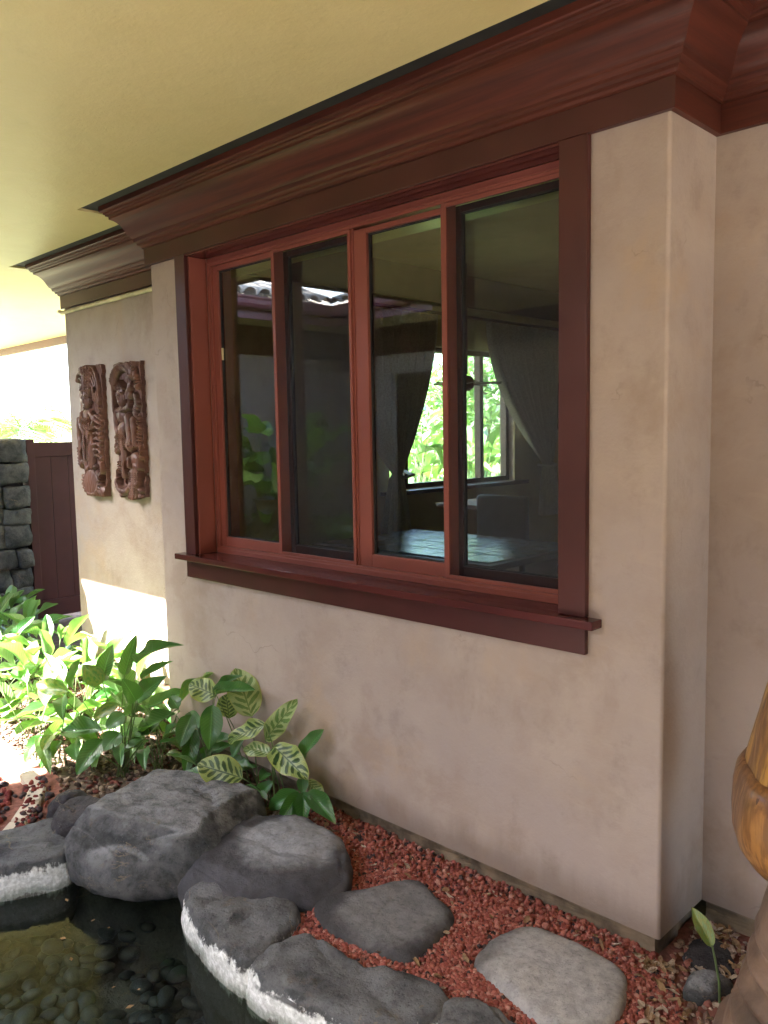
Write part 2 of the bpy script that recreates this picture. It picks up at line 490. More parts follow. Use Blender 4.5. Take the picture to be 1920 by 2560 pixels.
def put_np(name, verts, faces, mat, parent=None, smooth=True, uvs=None):
    me = bpy.data.meshes.new(name)
    v = np.asarray(verts, float)
    if parent is not None:
        v = v - np.array(world_of(parent))
    me.from_pydata([tuple(x) for x in v], [], [tuple(f) for f in faces])
    if uvs is not None:
        uv = me.uv_layers.new(name='UVMap')
        li = np.zeros(len(me.loops), int); me.loops.foreach_get('vertex_index', li)
        uv.data.foreach_set('uv', np.asarray(uvs, float)[li].ravel())
    if smooth:
        me.polygons.foreach_set('use_smooth', [True] * len(me.polygons))
    me.update()
    return link(name, me, mat, parent)

def box_into(bm, x0, x1, y0, y1, z0, z1, bevel=0.0, uv_axis=None):
    vs = [bm.verts.new((x, y, z)) for x in (x0, x1) for y in (y0, y1) for z in (z0, z1)]
    idx = [(0, 1, 3, 2), (4, 6, 7, 5), (0, 4, 5, 1), (2, 3, 7, 6), (0, 2, 6, 4), (1, 5, 7, 3)]
    fs = [bm.faces.new([vs[i] for i in f]) for f in idx]
    if bevel:
        es = list({e for f in fs for e in f.edges})
        bmesh.ops.bevel(bm, geom=es, offset=bevel, segments=2, affect='EDGES', profile=0.6)
    return bm

def box(name, x0, x1, y0, y1, z0, z1, mat, parent=None, bevel=0.0, label=None):
    bm = bmesh.new()
    box_into(bm, x0, x1, y0, y1, z0, z1, bevel)
    return put(name, bm, mat, parent, label=label)

def tube_into(bm, pts, r0, r1=None, seg=6):
    r1 = r0 if r1 is None else r1
    n = len(pts)
    rings = []
    for i, p in enumerate(pts):
        p = Vector(p)
        d = (Vector(pts[min(i + 1, n - 1)]) - Vector(pts[max(i - 1, 0)])).normalized()
        a = d.orthogonal().normalized() if abs(d.z) > 0.95 else d.cross(Vector((0, 0, 1))).normalized()
        b = d.cross(a)
        r = r0 + (r1 - r0) * i / max(1, n - 1)
        rings.append([bm.verts.new(p + (a * math.cos(t) + b * math.sin(t)) * r) for t in [2 * math.pi * k / seg for k in range(seg)]])
    for i in range(n - 1):
        for k in range(seg):
            bm.faces.new((rings[i][k], rings[i][(k + 1) % seg], rings[i + 1][(k + 1) % seg], rings[i + 1][k]))
    bm.faces.new(rings[0][::-1]); bm.faces.new(rings[-1])

def lathe(name, prof, centre, mat, parent=None, seg=32, wob=0.0):
    verts, faces = [], []
    for i, (r, z) in enumerate(prof):
        for k in range(seg):
            t = 2 * math.pi * k / seg
            rr = r * (1 + wob * noise.noise(Vector((math.cos(t) * 2, math.sin(t) * 2, z * 5))))
            verts.append((centre[0] + rr * math.cos(t), centre[1] + rr * math.sin(t), centre[2] + z))
    for i in range(len(prof) - 1):
        for k in range(seg):
            faces.append((i * seg + k, i * seg + (k + 1) % seg, (i + 1) * seg + (k + 1) % seg, (i + 1) * seg + k))
    faces.append(tuple(range(seg))[::-1]); faces.append(tuple((len(prof) - 1) * seg + k for k in range(seg)))
    return put_np(name, verts, faces, mat, parent)

def fbm(p, octv=5, lac=2.1, gain=0.5):
    a, s, f = 0.0, 1.0, 1.0
    for _ in range(octv):
        a += s * noise.noise(p * f)
        f *= lac; s *= gain
    return a

def inside(poly, x, y):
    c = False
    n = len(poly)
    j = n - 1
    for i in range(n):
        xi, yi = poly[i]; xj, yj = poly[j]
        if (yi > y) != (yj > y) and x < (xj - xi) * (y - yi) / (yj - yi) + xi:
            c = not c
        j = i
    return c

def sd_poly(poly, X, Y):
    """signed distance, negative inside (numpy arrays)"""
    P = np.array(poly); n = len(P)
    d = np.full(X.shape, 1e9); c = np.zeros(X.shape, bool)
    for i in range(n):
        a, b = P[i], P[(i + 1) % n]
        e = b - a
        wx, wy = X - a[0], Y - a[1]
        t = np.clip((wx * e[0] + wy * e[1]) / (e @ e), 0, 1)
        d = np.minimum(d, np.hypot(wx - t * e[0], wy - t * e[1]))
        cond = ((a[1] > Y) != (b[1] > Y))
        with np.errstate(divide='ignore', invalid='ignore'):
            xx = e[0] * (Y - a[1]) / (e[1] if e[1] != 0 else 1e-9) + a[0]
        c ^= cond & (X < xx)
    return np.where(c, -d, d)

# ---------------------------------------------------------------- ground and pond
POND = [(-2.5, -1.35), (-2.33, -1.06), (-2.05, -0.88), (-1.78, -0.74), (-1.52, -0.62), (-1.3, -0.66), (-1.1, -0.75), (-0.8, -0.77),
        (-0.5, -0.71), (-0.2, -0.62), (0.1, -0.65), (0.35, -0.9), (0.4, -1.4), (0.1, -2.0), (-1.0, -2.4), (-2.4, -2.4), (-2.8, -1.9)]
GX0, GX1, GY0, GY1, ST = -3.6, 1.6, -3.0, 0.36, 0.025
GZ = -0.085
nx, ny = int(round((GX1 - GX0) / ST)) + 1, int(round((GY1 - GY0) / ST)) + 1
gx = np.linspace(GX0, GX1, nx); gy = np.linspace(GY0, GY1, ny)
XX, YY = np.meshgrid(gx, gy, indexing='ij')
SD = sd_poly(POND, XX, YY)
ridge = np.array([[noise.noise(Vector((x * 9, y * 9, 3.1))) for y in gy] for x in gx])
bump_ = np.array([[fbm(Vector((x * 5, y * 5, 7.7)), 3) for y in gy] for x in gx])
tt = np.clip((-(SD) + 0.01 + ridge * 0.035) / 0.17, 0, 1)
tt = tt * tt * (3 - 2 * tt)
edge_fade = np.clip(np.minimum(np.minimum(XX - GX0, GX1 - XX), np.minimum(YY - GY0, GY1 - YY)) / 0.15, 0, 1)
ZZ = GZ - tt * (0.37 + bump_ * 0.02) + bump_ * 0.012 * edge_fade * (1 - tt)
PLANT_BED = [(-3.6, -0.62), (-2.75, -0.66), (-2.45, -0.85), (-2.2, -0.95), (-1.45, -0.3), (-1.72, 0.1), (-1.72, 0.36), (-3.6, 0.36)]
RED_BED = [(-1.72, 0.36), (-1.72, 0.0), (-1.5, -0.3), (-1.4, -0.75), (0.3, -0.75), (1.1, -0.6), (1.1, 0.36)]
PALE = [(-3.6, -0.62), (-2.75, -0.66), (-2.45, -0.85), (-2.2, -0.95), (-2.5, -1.4), (-3.6, -1.4)]
verts = np.stack([XX, YY, ZZ], -1).reshape(-1, 3)
faces, midx = [], []
for i in range(nx - 1):
    for j in range(ny - 1):
        faces.append((i * ny + j, (i + 1) * ny + j, (i + 1) * ny + j + 1, i * ny + j + 1))
        cx, cy = gx[i] + ST / 2, gy[j] + ST / 2
        if ZZ[i, j] < GZ - 0.06: m = 1
        elif inside(RED_BED, cx, cy): m = 0
        elif inside(PLANT_BED, cx, cy): m = 2
        elif inside(PALE, cx, cy): m = 0
        elif cy < -2.2 or cx > 0.5: m = 5
        else: m = 2
        midx.append(m)
base = len(verts)
far = 1500.0
ov, of, om = [], [], []
def ring_quad(x0, x1, y0, y1, m):
    b = base + len(ov)
    ov.extend([(x0, y0, GZ), (x1, y0, GZ), (x1, y1, GZ), (x0, y1, GZ)])
    of.append((b, b + 1, b + 2, b + 3)); om.append(m)
ring_quad(-far, GX0, -far, -3.0, 3); ring_quad(-far, -6.6, -3.0, far, 3); ring_quad(GX0, GX1, -far, GY0, 5)
ring_quad(GX1, far, -far, far, 4); ring_quad(GX0, GX1, GY1, far, 3)
ring_quad(-6.6, GX0, -3.0, -1.4, 2); ring_quad(-6.6, GX0, -1.4, -0.62, 3); ring_quad(-6.6, GX0, -0.62, 1.4, 2); ring_quad(-6.6, GX0, 1.4, far, 3)
verts = np.concatenate([verts, np.array(ov)])
g_obj = put_np('ground', verts, faces + of, None, None, True)
for k in ('red_soil', 'pond_bed', 'soil', 'field', 'paving', 'flagging'):
    g_obj.data.materials.append(MAT[k])
g_obj.data.polygons.foreach_set('material_index', midx + om)
g_obj['kind'] = 'structure'
# the third outer quad overlaps the fine grid in plan: it starts where the grid ends
for v_i, y in ((base + 2 * 4 + 2, GY0), (base + 2 * 4 + 3, GY0)):
    g_obj.data.vertices[v_i].co.y = y

wv = [(-3.2, -2.7, -0.172), (1.3, -2.7, -0.172), (1.3, -0.4, -0.172), (-3.2, -0.4, -0.172)]
w_obj = put_np('pond_water', wv, [(0, 1, 2, 3)], MAT['water'])
w_obj['kind'] = 'structure'

# ---------------------------------------------------------------- the house
L, D, HF, ZC = 2.872, 0.312, 2.497, 2.79     # bay length, bay depth, underside of frieze, ceiling
EX = -4.57                                    # left end of the house
house = thing('house', 'taupe plastered house with a boxed out window bay under a wide ochre eave', 'house', (-1.4, 0.3, 0))

def wall_part(boxes, name='wall'):
    bm = bmesh.new()
    for b in boxes:
        box_into(bm, *b)
    return put(name, bm, MAT['plaster'], house)

# bay wall: one skin with the window hole, bull-nosed outer corners
def bay_wall():
    bm = bmesh.new()
    r = 0.012
    x0, x1 = -L, 0.0
    wx0, wx1, wz0, wz1 = -2.52, -0.345, 0.965, 2.497
    prof = []
    for k in range(6):                         # right corner arc
        a = math.pi / 2 * k / 5
        prof.append((x1 - r + r * math.sin(a), r - r * math.cos(a)))
    right = prof
    left = [(x0 + (x1 - x), y) for x, y in [(p[0], p[1]) for p in prof]]
    left = [(x0 + r - r * math.sin(math.pi / 2 * k / 5), r - r * math.cos(math.pi / 2 * k / 5)) for k in range(6)]
    top = 3.2
    def quad(a, b, c, d):
        bm.faces.new([bm.verts.new(p) for p in (a, b, c, d)])
    z_all = [0.0, wz0, wz1, top]
    # front
    quad((x0 + r, 0, 0), (x1 - r, 0, 0), (x1 - r, 0, wz0), (x0 + r, 0, wz0))
    quad((x0 + r, 0, wz1), (x1 - r, 0, wz1), (x1 - r, 0, top), (x0 + r, 0, top))
    quad((x0 + r, 0, wz0), (wx0, 0, wz0), (wx0, 0, wz1), (x0 + r, 0, wz1))
    quad((wx1, 0, wz0), (x1 - r, 0, wz0), (x1 - r, 0, wz1), (wx1, 0, wz1))
    for arc, sgn in ((right, 1), (left, -1)):
        for k in range(5):
            a, b = arc[k], arc[k + 1]
            q = [(a[0], a[1], 0), (b[0], b[1], 0), (b[0], b[1], top), (a[0], a[1], top)]
            quad(*(q if sgn > 0 else q[::-1]))
    quad((x1, r, 0), (x1, D, 0), (x1, D, top), (x1, r, top))
    quad((x0, D, 0), (x0, r, 0), (x0, r, top), (x0, D, top))
    # reveal and inner face
    ti = 0.2
    quad((wx0, 0, wz0), (wx0, ti, wz0), (wx0, ti, wz1), (wx0, 0, wz1))
    quad((wx1, ti, wz0), (wx1, 0, wz0), (wx1, 0, wz1), (wx1, ti, wz1))
    quad((wx0, ti, wz0), (wx0, 0, wz0), (wx1, 0, wz0), (wx1, ti, wz0))
    quad((wx0, 0, wz1), (wx0, ti, wz1), (wx1, ti, wz1), (wx1, 0, wz1))
    quad((x1 - .1, ti, 0), (x0 + .1, ti, 0), (x0 + .1, ti, wz0), (x1 - .1, ti, wz0))
    quad((x1 - .1, ti, wz1), (x0 + .1, ti, wz1), (x0 + .1, ti, top), (x1 - .1, ti, top))
    quad((wx0, ti, wz0), (x0 + .1, ti, wz0), (x0 + .1, ti, wz1), (wx0, ti, wz1))
    quad((x1 - .1, ti, wz0), (wx1, ti, wz0), (wx1, ti, wz1), (x1 - .1, ti, wz1))
    quad((x0 + r, 0, 0), (x0 + r, ti, 0), (x1 - r, ti, 0), (x1 - r, 0, 0))
    bmesh.ops.remove_doubles(bm, verts=bm.verts, dist=1e-5)
    bmesh.ops.recalc_face_normals(bm, faces=bm.faces)
    return put('bay_wall', bm, MAT['plaster'], house)
bay_wall()
box('main_wall', 0.0, 7.5, D, D + 0.2, 0, 3.2, MAT['plaster'], house)
box('main_wall', EX, -L, D, D + 0.2, 0, 3.2, MAT['plaster'], house)
# end wall with the garden window
ew = [(EX, EX + 0.18, D + 0.2, 3.33, 0, 3.2), (EX, EX + 0.18, 5.36, 6.9, 0, 3.2), (EX, EX + 0.18, 3.33, 5.36, 0, 1.04), (EX, EX + 0.18, 3.33, 5.36, 2.45, 3.2)]
wall_part(ew, 'end_wall')
box('light_block_wall', -3.7, 7.5, -5.45, -5.2, GZ, 3.2, MAT['plaster'], house)  # unseen wall, added to close off light from behind the camera
box('light_block_wall', 5.0, 5.2, -5.2, -0.75, GZ, 2.789, MAT['plaster'], house)  # unseen wall, added to block side light except a gap near the house
# inside skins
bm = bmesh.new()
box_into(bm, EX + 0.184, EX + 0.2, D + 0.204, 3.33, 0.05, 3.19)
box_into(bm, EX + 0.184, EX + 0.2, 5.36, 6.7, 0.05, 3.19)
box_into(bm, EX + 0.184, EX + 0.2, 3.33, 5.36, 0.05, 1.04)
box_into(bm, EX + 0.184, EX + 0.2, 3.33, 5.36, 2.45, 3.19)
box_into(bm, EX + 0.2, 0.3, 6.7, 6.9, 0.05, 3.19)
box_into(bm, 0.3, 0.42, D + 0.204, 6.9, 0.05, 3.19)
put('room_wall', bm, MAT['plaster_in'], house)
box('floor', EX + 0.2, -0.02, 0.204, 6.7, -0.02, 0.05, MAT['floor'], house)
box('floor', -0.02, 0.3, 0.516, 6.7, -0.02, 0.05, MAT['floor'], house)
box('room_ceiling', EX, 7.5, 0.204, 6.9, 3.204, 3.3, MAT['plaster_in'], house)
box('roof_slab', EX, 7.5, -0.0, 0.2, 3.204, 3.3, MAT['plaster_in'], house)
box('ceiling_beam', EX + 0.2, 0.3, 1.17, 1.5, 2.8, 3.2, MAT['olive_beam'], house, 0.004)
box('wall_frieze', EX + 0.2, EX + 0.24, D + 0.21, 6.7, 2.87, 3.19, MAT['dark_wood'], house, 0.004)
box('wall_frieze', EX + 0.24, 0.3, 6.66, 6.7, 2.87, 3.19, MAT['dark_wood'], house, 0.004)

# concrete footing, set back under the plaster edge
def footing(x0, x1, y0, y1):
    bm = bmesh.new()
    box_into(bm, x0, x1, y0, y1, -0.4, -0.006)
    bmesh.ops.subdivide_edges(bm, edges=[e for e in bm.edges if e.calc_length() > 0.3], cuts=40, use_grid_fill=True)
    for v in bm.verts:
        n_ = fbm(v.co * 14, 3) * 0.012
        v.co.y += n_
    put('footing', bm, MAT['concrete'], house)
footing(-L + 0.03, -0.03, 0.035, 0.2)
footing(0.0, 7.5, D + 0.035, D + 0.19)
footing(EX + 0.03, -L, D + 0.035, D + 0.19)
box('footing', -0.19, -0.04, 0.2, D + 0.03, -0.4, -0.006, MAT['concrete'], house)

# crown, frieze and vent strip swept round the wall line
LINE = [(7.5, D), (0, D), (0, 0), (-L, 0), (-L, D), (EX, D), (EX, 6.9)]
def offs(i, t):
    P = Vector(LINE[i])
    ns = []
    for a, b in ((i - 1, i), (i, i + 1)):
        if 0 <= a and b < len(LINE):
            d = (Vector(LINE[b]) - Vector(LINE[a])).normalized()
            ns.append(Vector((-d.y, d.x)))
    if len(ns) == 1:
        return P + ns[0] * t
    return P + (ns[0] + ns[1]) * t / (1 + ns[0].dot(ns[1]))
CROWN = [(0.0, 2.584), (0.024, 2.585), (0.031, 2.588), (0.033, 2.597), (0.036, 2.600), (0.045, 2.603), (0.0465, 2.612), (0.050, 2.616), (0.0565, 2.619),
         (0.060, 2.626), (0.0615, 2.636), (0.067, 2.640), (0.073, 2.646), (0.079, 2.656), (0.085, 2.668), (0.091, 2.682), (0.098, 2.695), (0.107, 2.708),
         (0.117, 2.719), (0.128, 2.728), (0.142, 2.735), (0.146, 2.737), (0.1465, 2.748), (0.150, 2.751), (0.158, 2.753), (0.1595, 2.759), (0.165, 2.762), (0.167, 2.770),
         (0.178, 2.773), (0.182, 2.778), (0.182, 2.81)]
FRIEZE = [(0.0, 2.497), (0.019, 2.497), (0.021, 2.499), (0.021, 2.5835), (0.0, 2.5835)]
def sweep(name, i, prof, mat, parent, inset0=0.0):
    a0 = [offs(i, t) for t, z in prof]; a1 = [offs(i + 1, t) for t, z in prof]
    d = (Vector(LINE[i + 1]) - Vector(LINE[i])).normalized()
    s = 0.0
    verts, uvs, faces = [], [], []
    nseg = 10
    for k, (t, z) in enumerate(prof):
        if k:
            s += math.hypot(prof[k][0] - prof[k - 1][0], prof[k][1] - prof[k - 1][1])
        for q in range(nseg + 1):
            p = a0[k].lerp(a1[k], q / nseg)
            verts.append((p.x, p.y, z)); uvs.append((p.dot(d) + i * 7.3, s + i * 1.7))
    m = nseg + 1
    for k in range(len(prof) - 1):
        for q in range(nseg):
            faces.append((k * m + q, (k + 1) * m + q, (k + 1) * m + q + 1, k * m + q + 1))
    return put_np(name, verts, faces, mat, parent, False, uvs)
cornice = bpy.data.objects.new('cornice', None); COL.objects.link(cornice); cornice.parent = house
for i in range(len(LINE) - 1):
    o = sweep('crown_moulding', i, CROWN, MAT['crown'], cornice)
    o.data.polygons.foreach_set('use_smooth', [True] * len(o.data.polygons))
    try:
        o.data.set_sharp_from_angle(angle=math.radians(28))
    except Exception:
        pass
    sweep('frieze_board', i, FRIEZE, MAT['trim'] if i in (2, 4) else MAT['crown'], cornice)
    sweep('vent_strip', i, [(0.15, 2.803), (0.275, 2.803)], MAT['vent'], cornice)
# pale strip under the frieze of the set-back wall on the left
bm = bmesh.new()
tube_into(bm, [(-2.874, D - 0.012, 2.478), (-3.4, D - 0.014, 2.476), (-4.3, D - 0.014, 2.474), (-4.56, D - 0.022, 2.469), (-4.6, D - 0.028, 2.479)], 0.014, 0.014, 8)
put('cream_strip', bm, MAT['pale_strip'], cornice, True)

# eave ceiling: one slab, courtyard notch, unseen rear opening shaped to admit light
CE = 0.262
poly = [(CE, D - CE), (CE, -CE), (-L - CE, -CE), (-L - CE, D - CE), (EX - CE, D - CE), (EX - CE, 2.05), (-12, 2.05), (-12, -1.3), (-4.0, -1.3), (-4.0, -4.21), (-2.8, -4.21), (-2.8, -4.0), (1.6, -4.0), (1.6, -5.2), (7.5, -5.2), (7.5, D - CE)]
bm = bmesh.new()
vs = [bm.verts.new((x, y, ZC)) for x, y in poly]
f = bm.faces.new(vs)
ex = bmesh.ops.extrude_face_region(bm, geom=[f])
bmesh.ops.translate(bm, verts=[e for e in ex['geom'] if isinstance(e, bmesh.types.BMVert)], vec=(0, 0, 0.17))
bmesh.ops.recalc_face_normals(bm, faces=bm.faces)
put('eave_ceiling', bm, MAT['ceiling'], house)
# covers the gap between ceiling slab and walls from above
box('eave_cover', EX - 0.3, 7.5, -0.3, 0.35, 2.962, 3.2, MAT['vent'], house)
# unseen eave added along the garden end to keep sun off the curtains
bm = bmesh.new()
box_into(bm, EX - 1.3, EX - CE, 2.052, 7.5, ZC, ZC + 0.15)
put('eave_ceiling', bm, MAT['ceiling'], house)
for b in ((-12, EX - 1.32, 2.052, 2.11, 2.70, 2.96), (-4.03, -4.002, -4.1, -1.335, 2.765, 2.96), (-5.45, -4.002, -1.332, -1.302, 2.765, 2.96)):
    box('fascia_board', *b, MAT['shade_sash_fascia'], house, 0.003)

# ---- the window of the bay
window = bpy.data.objects.new('window', None); COL.objects.link(window); window.parent = house
def wbox(name, x0, x1, y0, y1, z0, z1, mat, bevel=0.002, label=None):
    return box(name, x0, x1, y0, y1, z0, z1, MAT[mat], window, bevel, label)
wbox('casing', -2.600, -2.510, -0.024, -0.001, 0.996, 2.4965, 'trim', 0.003)
wbox('casing', -0.356, -0.254, -0.024, -0.001, 0.996, 2.4965, 'trim', 0.003)
wbox('jamb', -2.519, -2.502, 0.0, 0.1, 0.996, 2.486, 'frame')
wbox('jamb', -0.363, -0.346, 0.0, 0.1, 0.996, 2.486, 'frame')
wbox('head_jamb', -2.519, -0.346, -0.016, 0.1, 2.487, 2.4965, 'sill')
wbox('sill', -2.648, -0.206, -0.064, -0.0015, 0.966, 0.995, 'sill', 0.004)
wbox('sill', -2.519, -0.346, -0.0012, 0.105, 0.966, 0.9947, 'sill', 0.001)
wbox('apron', -2.600, -0.256, -0.022, -0.001, 0.872, 0.9655, 'trim', 0.003)
# frame
wbox('frame_rail', -2.502, -0.363, 0.101, 0.165, 2.447, 2.4865, 'frame')
wbox('frame_rail', -2.502, -0.363, 0.101, 0.165, 0.9952, 1.030, 'frame')
wbox('frame_stile', -2.502, -2.468, 0.101, 0.165, 1.0302, 2.4468, 'frame')
wbox('frame_stile', -0.397, -0.363, 0.101, 0.165, 1.0302, 2.4468, 'frame')
# small fillets on the frame
wbox('frame_bead', -2.4995, -0.365, 0.0945, 0.1008, 2.458, 2.466, 'frame')
wbox('frame_bead', -2.4995, -0.365, 0.0945, 0.1008, 1.012, 1.019, 'frame')
wbox('frame_bead', -2.492, -2.484, 0.0945, 0.1008, 1.0192, 2.4578, 'frame')
# dividing posts
for x0, x1 in ((-1.990, -1.957), (-1.470, -1.436), (-0.956, -0.922)):
    wbox('mullion', x0, x1, 0.1085, 0.158, 1.0302, 2.4468, 'frame')
    wbox('frame_bead', x0 + 0.012, x0 + 0.02, 0.103, 0.1083, 1.0302, 2.4468, 'frame', 0.001)
# glazed sashes: front pair in bays 1 and 3, rear ones behind the screens
def sash(x0, x1, y0, y1, z0, z1, sl, sr, rb, rt, gy, mt='frame'):
    wbox('sash_stile', x0, x0 + sl, y0, y1, z0, z1, mt, 0.003)
    wbox('sash_stile', x1 - sr, x1, y0, y1, z0, z1, mt, 0.003)
    wbox('sash_rail', x0 + sl, x1 - sr, y0 + 0.001, y1 - 0.001, z0, z0 + rb, mt, 0.003)
    wbox('sash_rail', x0 + sl, x1 - sr, y0 + 0.001, y1 - 0.001, z1 - rt, z1, mt, 0.003)
    wbox('gasket', x0 + sl, x0 + sl + 0.006, gy - 0.006, gy + 0.01, z0 + rb, z1 - rt, 'vent', 0)
    wbox('gasket', x1 - sr - 0.006, x1 - sr, gy - 0.006, gy + 0.01, z0 + rb, z1 - rt, 'vent', 0)
    wbox('gasket', x0 + sl + 0.006, x1 - sr - 0.006, gy - 0.006, gy + 0.01, z1 - rt - 0.005, z1 - rt, 'vent', 0)
    wbox('gasket', x0 + sl + 0.006, x1 - sr - 0.006, gy - 0.006, gy + 0.01, z0 + rb, z0 + rb + 0.004, 'vent', 0)
    box('pane', x0 + sl + 0.001, x1 - sr - 0.001, gy, gy + 0.005, z0 + rb + 0.001, z1 - rt - 0.001, MAT['glass'], window)
sash(-2.467, -1.972, 0.112, 0.150, 1.031, 2.446, 0.036, 0.02, 0.050, 0.026, 0.132)
sash(-1.435, -0.940, 0.112, 0.150, 1.031, 2.438, 0.074, 0.02, 0.055, 0.022, 0.132)
sash(-1.990, -1.436, 0.168, 0.196, 1.031, 2.446, 0.045, 0.03, 0.04, 0.025, 0.182, 'shade_sash_fascia')
sash(-0.956, -0.397, 0.168, 0.196, 1.031, 2.446, 0.045, 0.03, 0.04, 0.025, 0.182, 'shade_sash_fascia')
def screen(x0, x1):
    y0, y1, z0, z1, w = 0.098, 0.108, 1.0315, 2.4455, 0.016
    wbox('screen_frame', x0, x0 + w, y0, y1, z0, z1, 'frame', 0.002)
    wbox('screen_frame', x1 - w, x1, y0, y1, z0, z1, 'frame', 0.002)
    wbox('screen_frame', x0 + w, x1 - w, y0 + 0.0005, y1, z0, z0 + w, 'frame', 0.002)
    wbox('screen_frame', x0 + w, x1 - w, y0 + 0.0005, y1, z1 - w, z1, 'frame', 0.002)
    bm = bmesh.new()
    bm.faces.new([bm.verts.new(p) for p in ((x0 + w, 0.1035, z0 + w), (x1 - w, 0.1035, z0 + w), (x1 - w, 0.1035, z1 - w), (x0 + w, 0.1035, z1 - w))])
    put('insect_screen', bm, MAT['screen'], window)
screen(-1.972, -1.445)
screen(-0.938, -0.398)
box('latch', -2.428, -2.420, 0.122, 0.131, 1.98, 2.04, MAT['pale_strip'], window, 0.002)

# ---- garden window in the end wall
gw = bpy.data.objects.new('window', None); COL.objects.link(gw); gw.parent = house
for y0, y1 in ((3.33, 3.38), (3.63, 3.68), (4.38, 4.55), (4.84, 4.90), (5.31, 5.36)):
    box('frame_stile', EX + 0.04, EX + 0.12, y0, y1, 1.09, 2.4, MAT['dark_wood'], gw, 0.003)
box('frame_rail', EX + 0.04, EX + 0.12, 3.33, 5.36, 1.041, 1.09, MAT['dark_wood'], gw, 0.003)
box('frame_rail', EX + 0.04, EX + 0.12, 3.33, 5.36, 2.4, 2.449, MAT['dark_wood'], gw, 0.003)
box('sill', EX + 0.1, EX + 0.3, 3.2, 5.5, 1.0, 1.039, MAT['dark_wood'], gw, 0.004)
for y0, y1 in ((3.38, 3.63), (3.68, 4.38), (4.55, 4.84), (4.90, 5.31)):
    box('pane', EX + 0.075, EX + 0.08, y0, y1, 1.09, 2.4, MAT['glass'], gw)

# ---------------------------------------------------------------- courtyard wing opposite (seen in the glass)
wing = thing('courtyard_wing', 'taupe courtyard wing with maroon gutter and curved clay roof tiles', 'building', (-6.4, -3.2, 0))
WX, WY = -6.3, -4.2
box('wall', WX - 0.2, WX, WY - 0.2, -0.45, -0.08, 2.8, MAT['plaster'], wing)
box('wall', WX, -2.8, WY - 0.2, WY, -0.08, 2.8, MAT['plaster'], wing)
box('frieze_board', WX, WX + 0.025, WY, -0.45, 2.47, 2.78, MAT['trim'], wing, 0.003)
box('frieze_board', WX + 0.025, -2.8, WY, WY + 0.025, 2.47, 2.78, MAT['trim'], wing, 0.003)
EVX, EVY = -5.5, -3.3
box('soffit', WX, EVX - 0.06, WY, -1.31, 2.79, 2.83, MAT['ceiling'], wing)
box('soffit', EVX - 0.06, -4.04, WY, EVY - 0.06, 2.79, 2.83, MAT['ceiling'], wing)
box('fascia_board', EVX - 0.06, EVX - 0.03, EVY - 0.03, -1.335, 2.73, 2.93, MAT['gutter'], wing, 0.003)
box('fascia_board', EVX - 0.06, -4.04, EVY - 0.06, EVY - 0.03, 2.73, 2.93, MAT['gutter'], wing, 0.003)
def gutter(pts_from, pts_to, nrm):
    prof = [(0.0, 2.95), (0.0, 2.835), (0.01, 2.82), (0.06, 2.815), (0.085, 2.83), (0.098, 2.86), (0.10, 2.90), (0.112, 2.918), (0.112, 2.93), (0.09, 2.932), (0.088, 2.90), (0.02, 2.86)]
    A, B, n_ = Vector(pts_from), Vector(pts_to), Vector(nrm)
    verts, faces = [], []
    for t, z in prof:
        for P in (A, B):
            q = P + n_ * t
            verts.append((q.x, q.y, z))
    for k in range(len(prof) - 1):
        faces.append((2 * k, 2 * k + 1, 2 * k + 3, 2 * k + 2))
    put_np('gutter', verts, faces, MAT['gutter'], wing, False)
gutter((EVX - 0.03, -1.335), (EVX - 0.03, EVY), (1, 0))
gutter((EVX - 0.03, EVY - 0.03), (-4.04, EVY - 0.03), (0, 1))
# barrel tiles: one shared mesh per slope, every tile an object
def barrel_mesh():
    verts, faces = [], []
    n = 7
    for i, x in enumerate((0.0, 0.36)):
        r = 0.085 - 0.012 * i
        for q, rr in ((0, r), (1, r - 0.014)):
            for k in range(n):
                a = math.pi * k / (n - 1)
                verts.append((x, rr * math.cos(a), rr * math.sin(a) * 0.8))
    def s(i, q, k): return (i * 2 + q) * n + k
    for k in range(n - 1):
        faces.append((s(0, 0, k), s(0, 0, k + 1), s(1, 0, k + 1), s(1, 0, k)))
        faces.append((s(0, 1, k), s(1, 1, k), s(1, 1, k + 1), s(0, 1, k + 1)))
        faces.append((s(0, 0, k), s(0, 1, k), s(0, 1, k + 1), s(0, 0, k + 1)))
    me = bpy.data.meshes.new('roof_tile')
    me.from_pydata(verts, [], faces)
    me.polygons.foreach_set('use_smooth', [True] * len(faces))
    me.materials.append(MAT['tile'])
    return me
tile_me = barrel_mesh()
slope = math.radians(20)
wl = world_of(wing)
def tile(x, y, z, rz):
    o = bpy.data.objects.new('roof_tile', tile_me)
    COL.objects.link(o); o.parent = wing
    o.location = Vector((x, y, z)) - wl
    o.rotation_euler = Euler((random.uniform(-.03, .03), -slope + random.uniform(-.02, .02), rz), 'XYZ')
for row in range(4):
    up = 0.30 * row * math.cos(slope); zz = 2.955 + 0.30 * row * math.sin(slope)
    for k in range(11):
        y = -1.42 - 0.175 * k
        if y > EVY + 0.02 - up:
            tile(EVX + 0.05 - up, y, zz, math.pi)
    for k in range(8):
        x = EVX + 0.1 + 0.175 * k - 0.0
        tile(x, EVY + 0.05 - up, zz, -math.pi / 2)
verts = [(EVX, -1.335, 2.94), (EVX, EVY, 2.94), (WX - 0.3, EVY - 0.8, 3.28), (WX - 0.3, -1.335, 3.28)]
put_np('roof_deck', verts, [(0, 1, 2, 3)], MAT['tile'], wing, False)
verts = [(EVX, EVY, 2.94), (-4.04, EVY, 2.94), (-4.04, WY - 0.3, 3.28), (EVX - 1.1, WY - 0.3, 3.28)]
put_np('roof_deck', verts, [(0, 1, 2, 3)], MAT['tile'], wing, False)
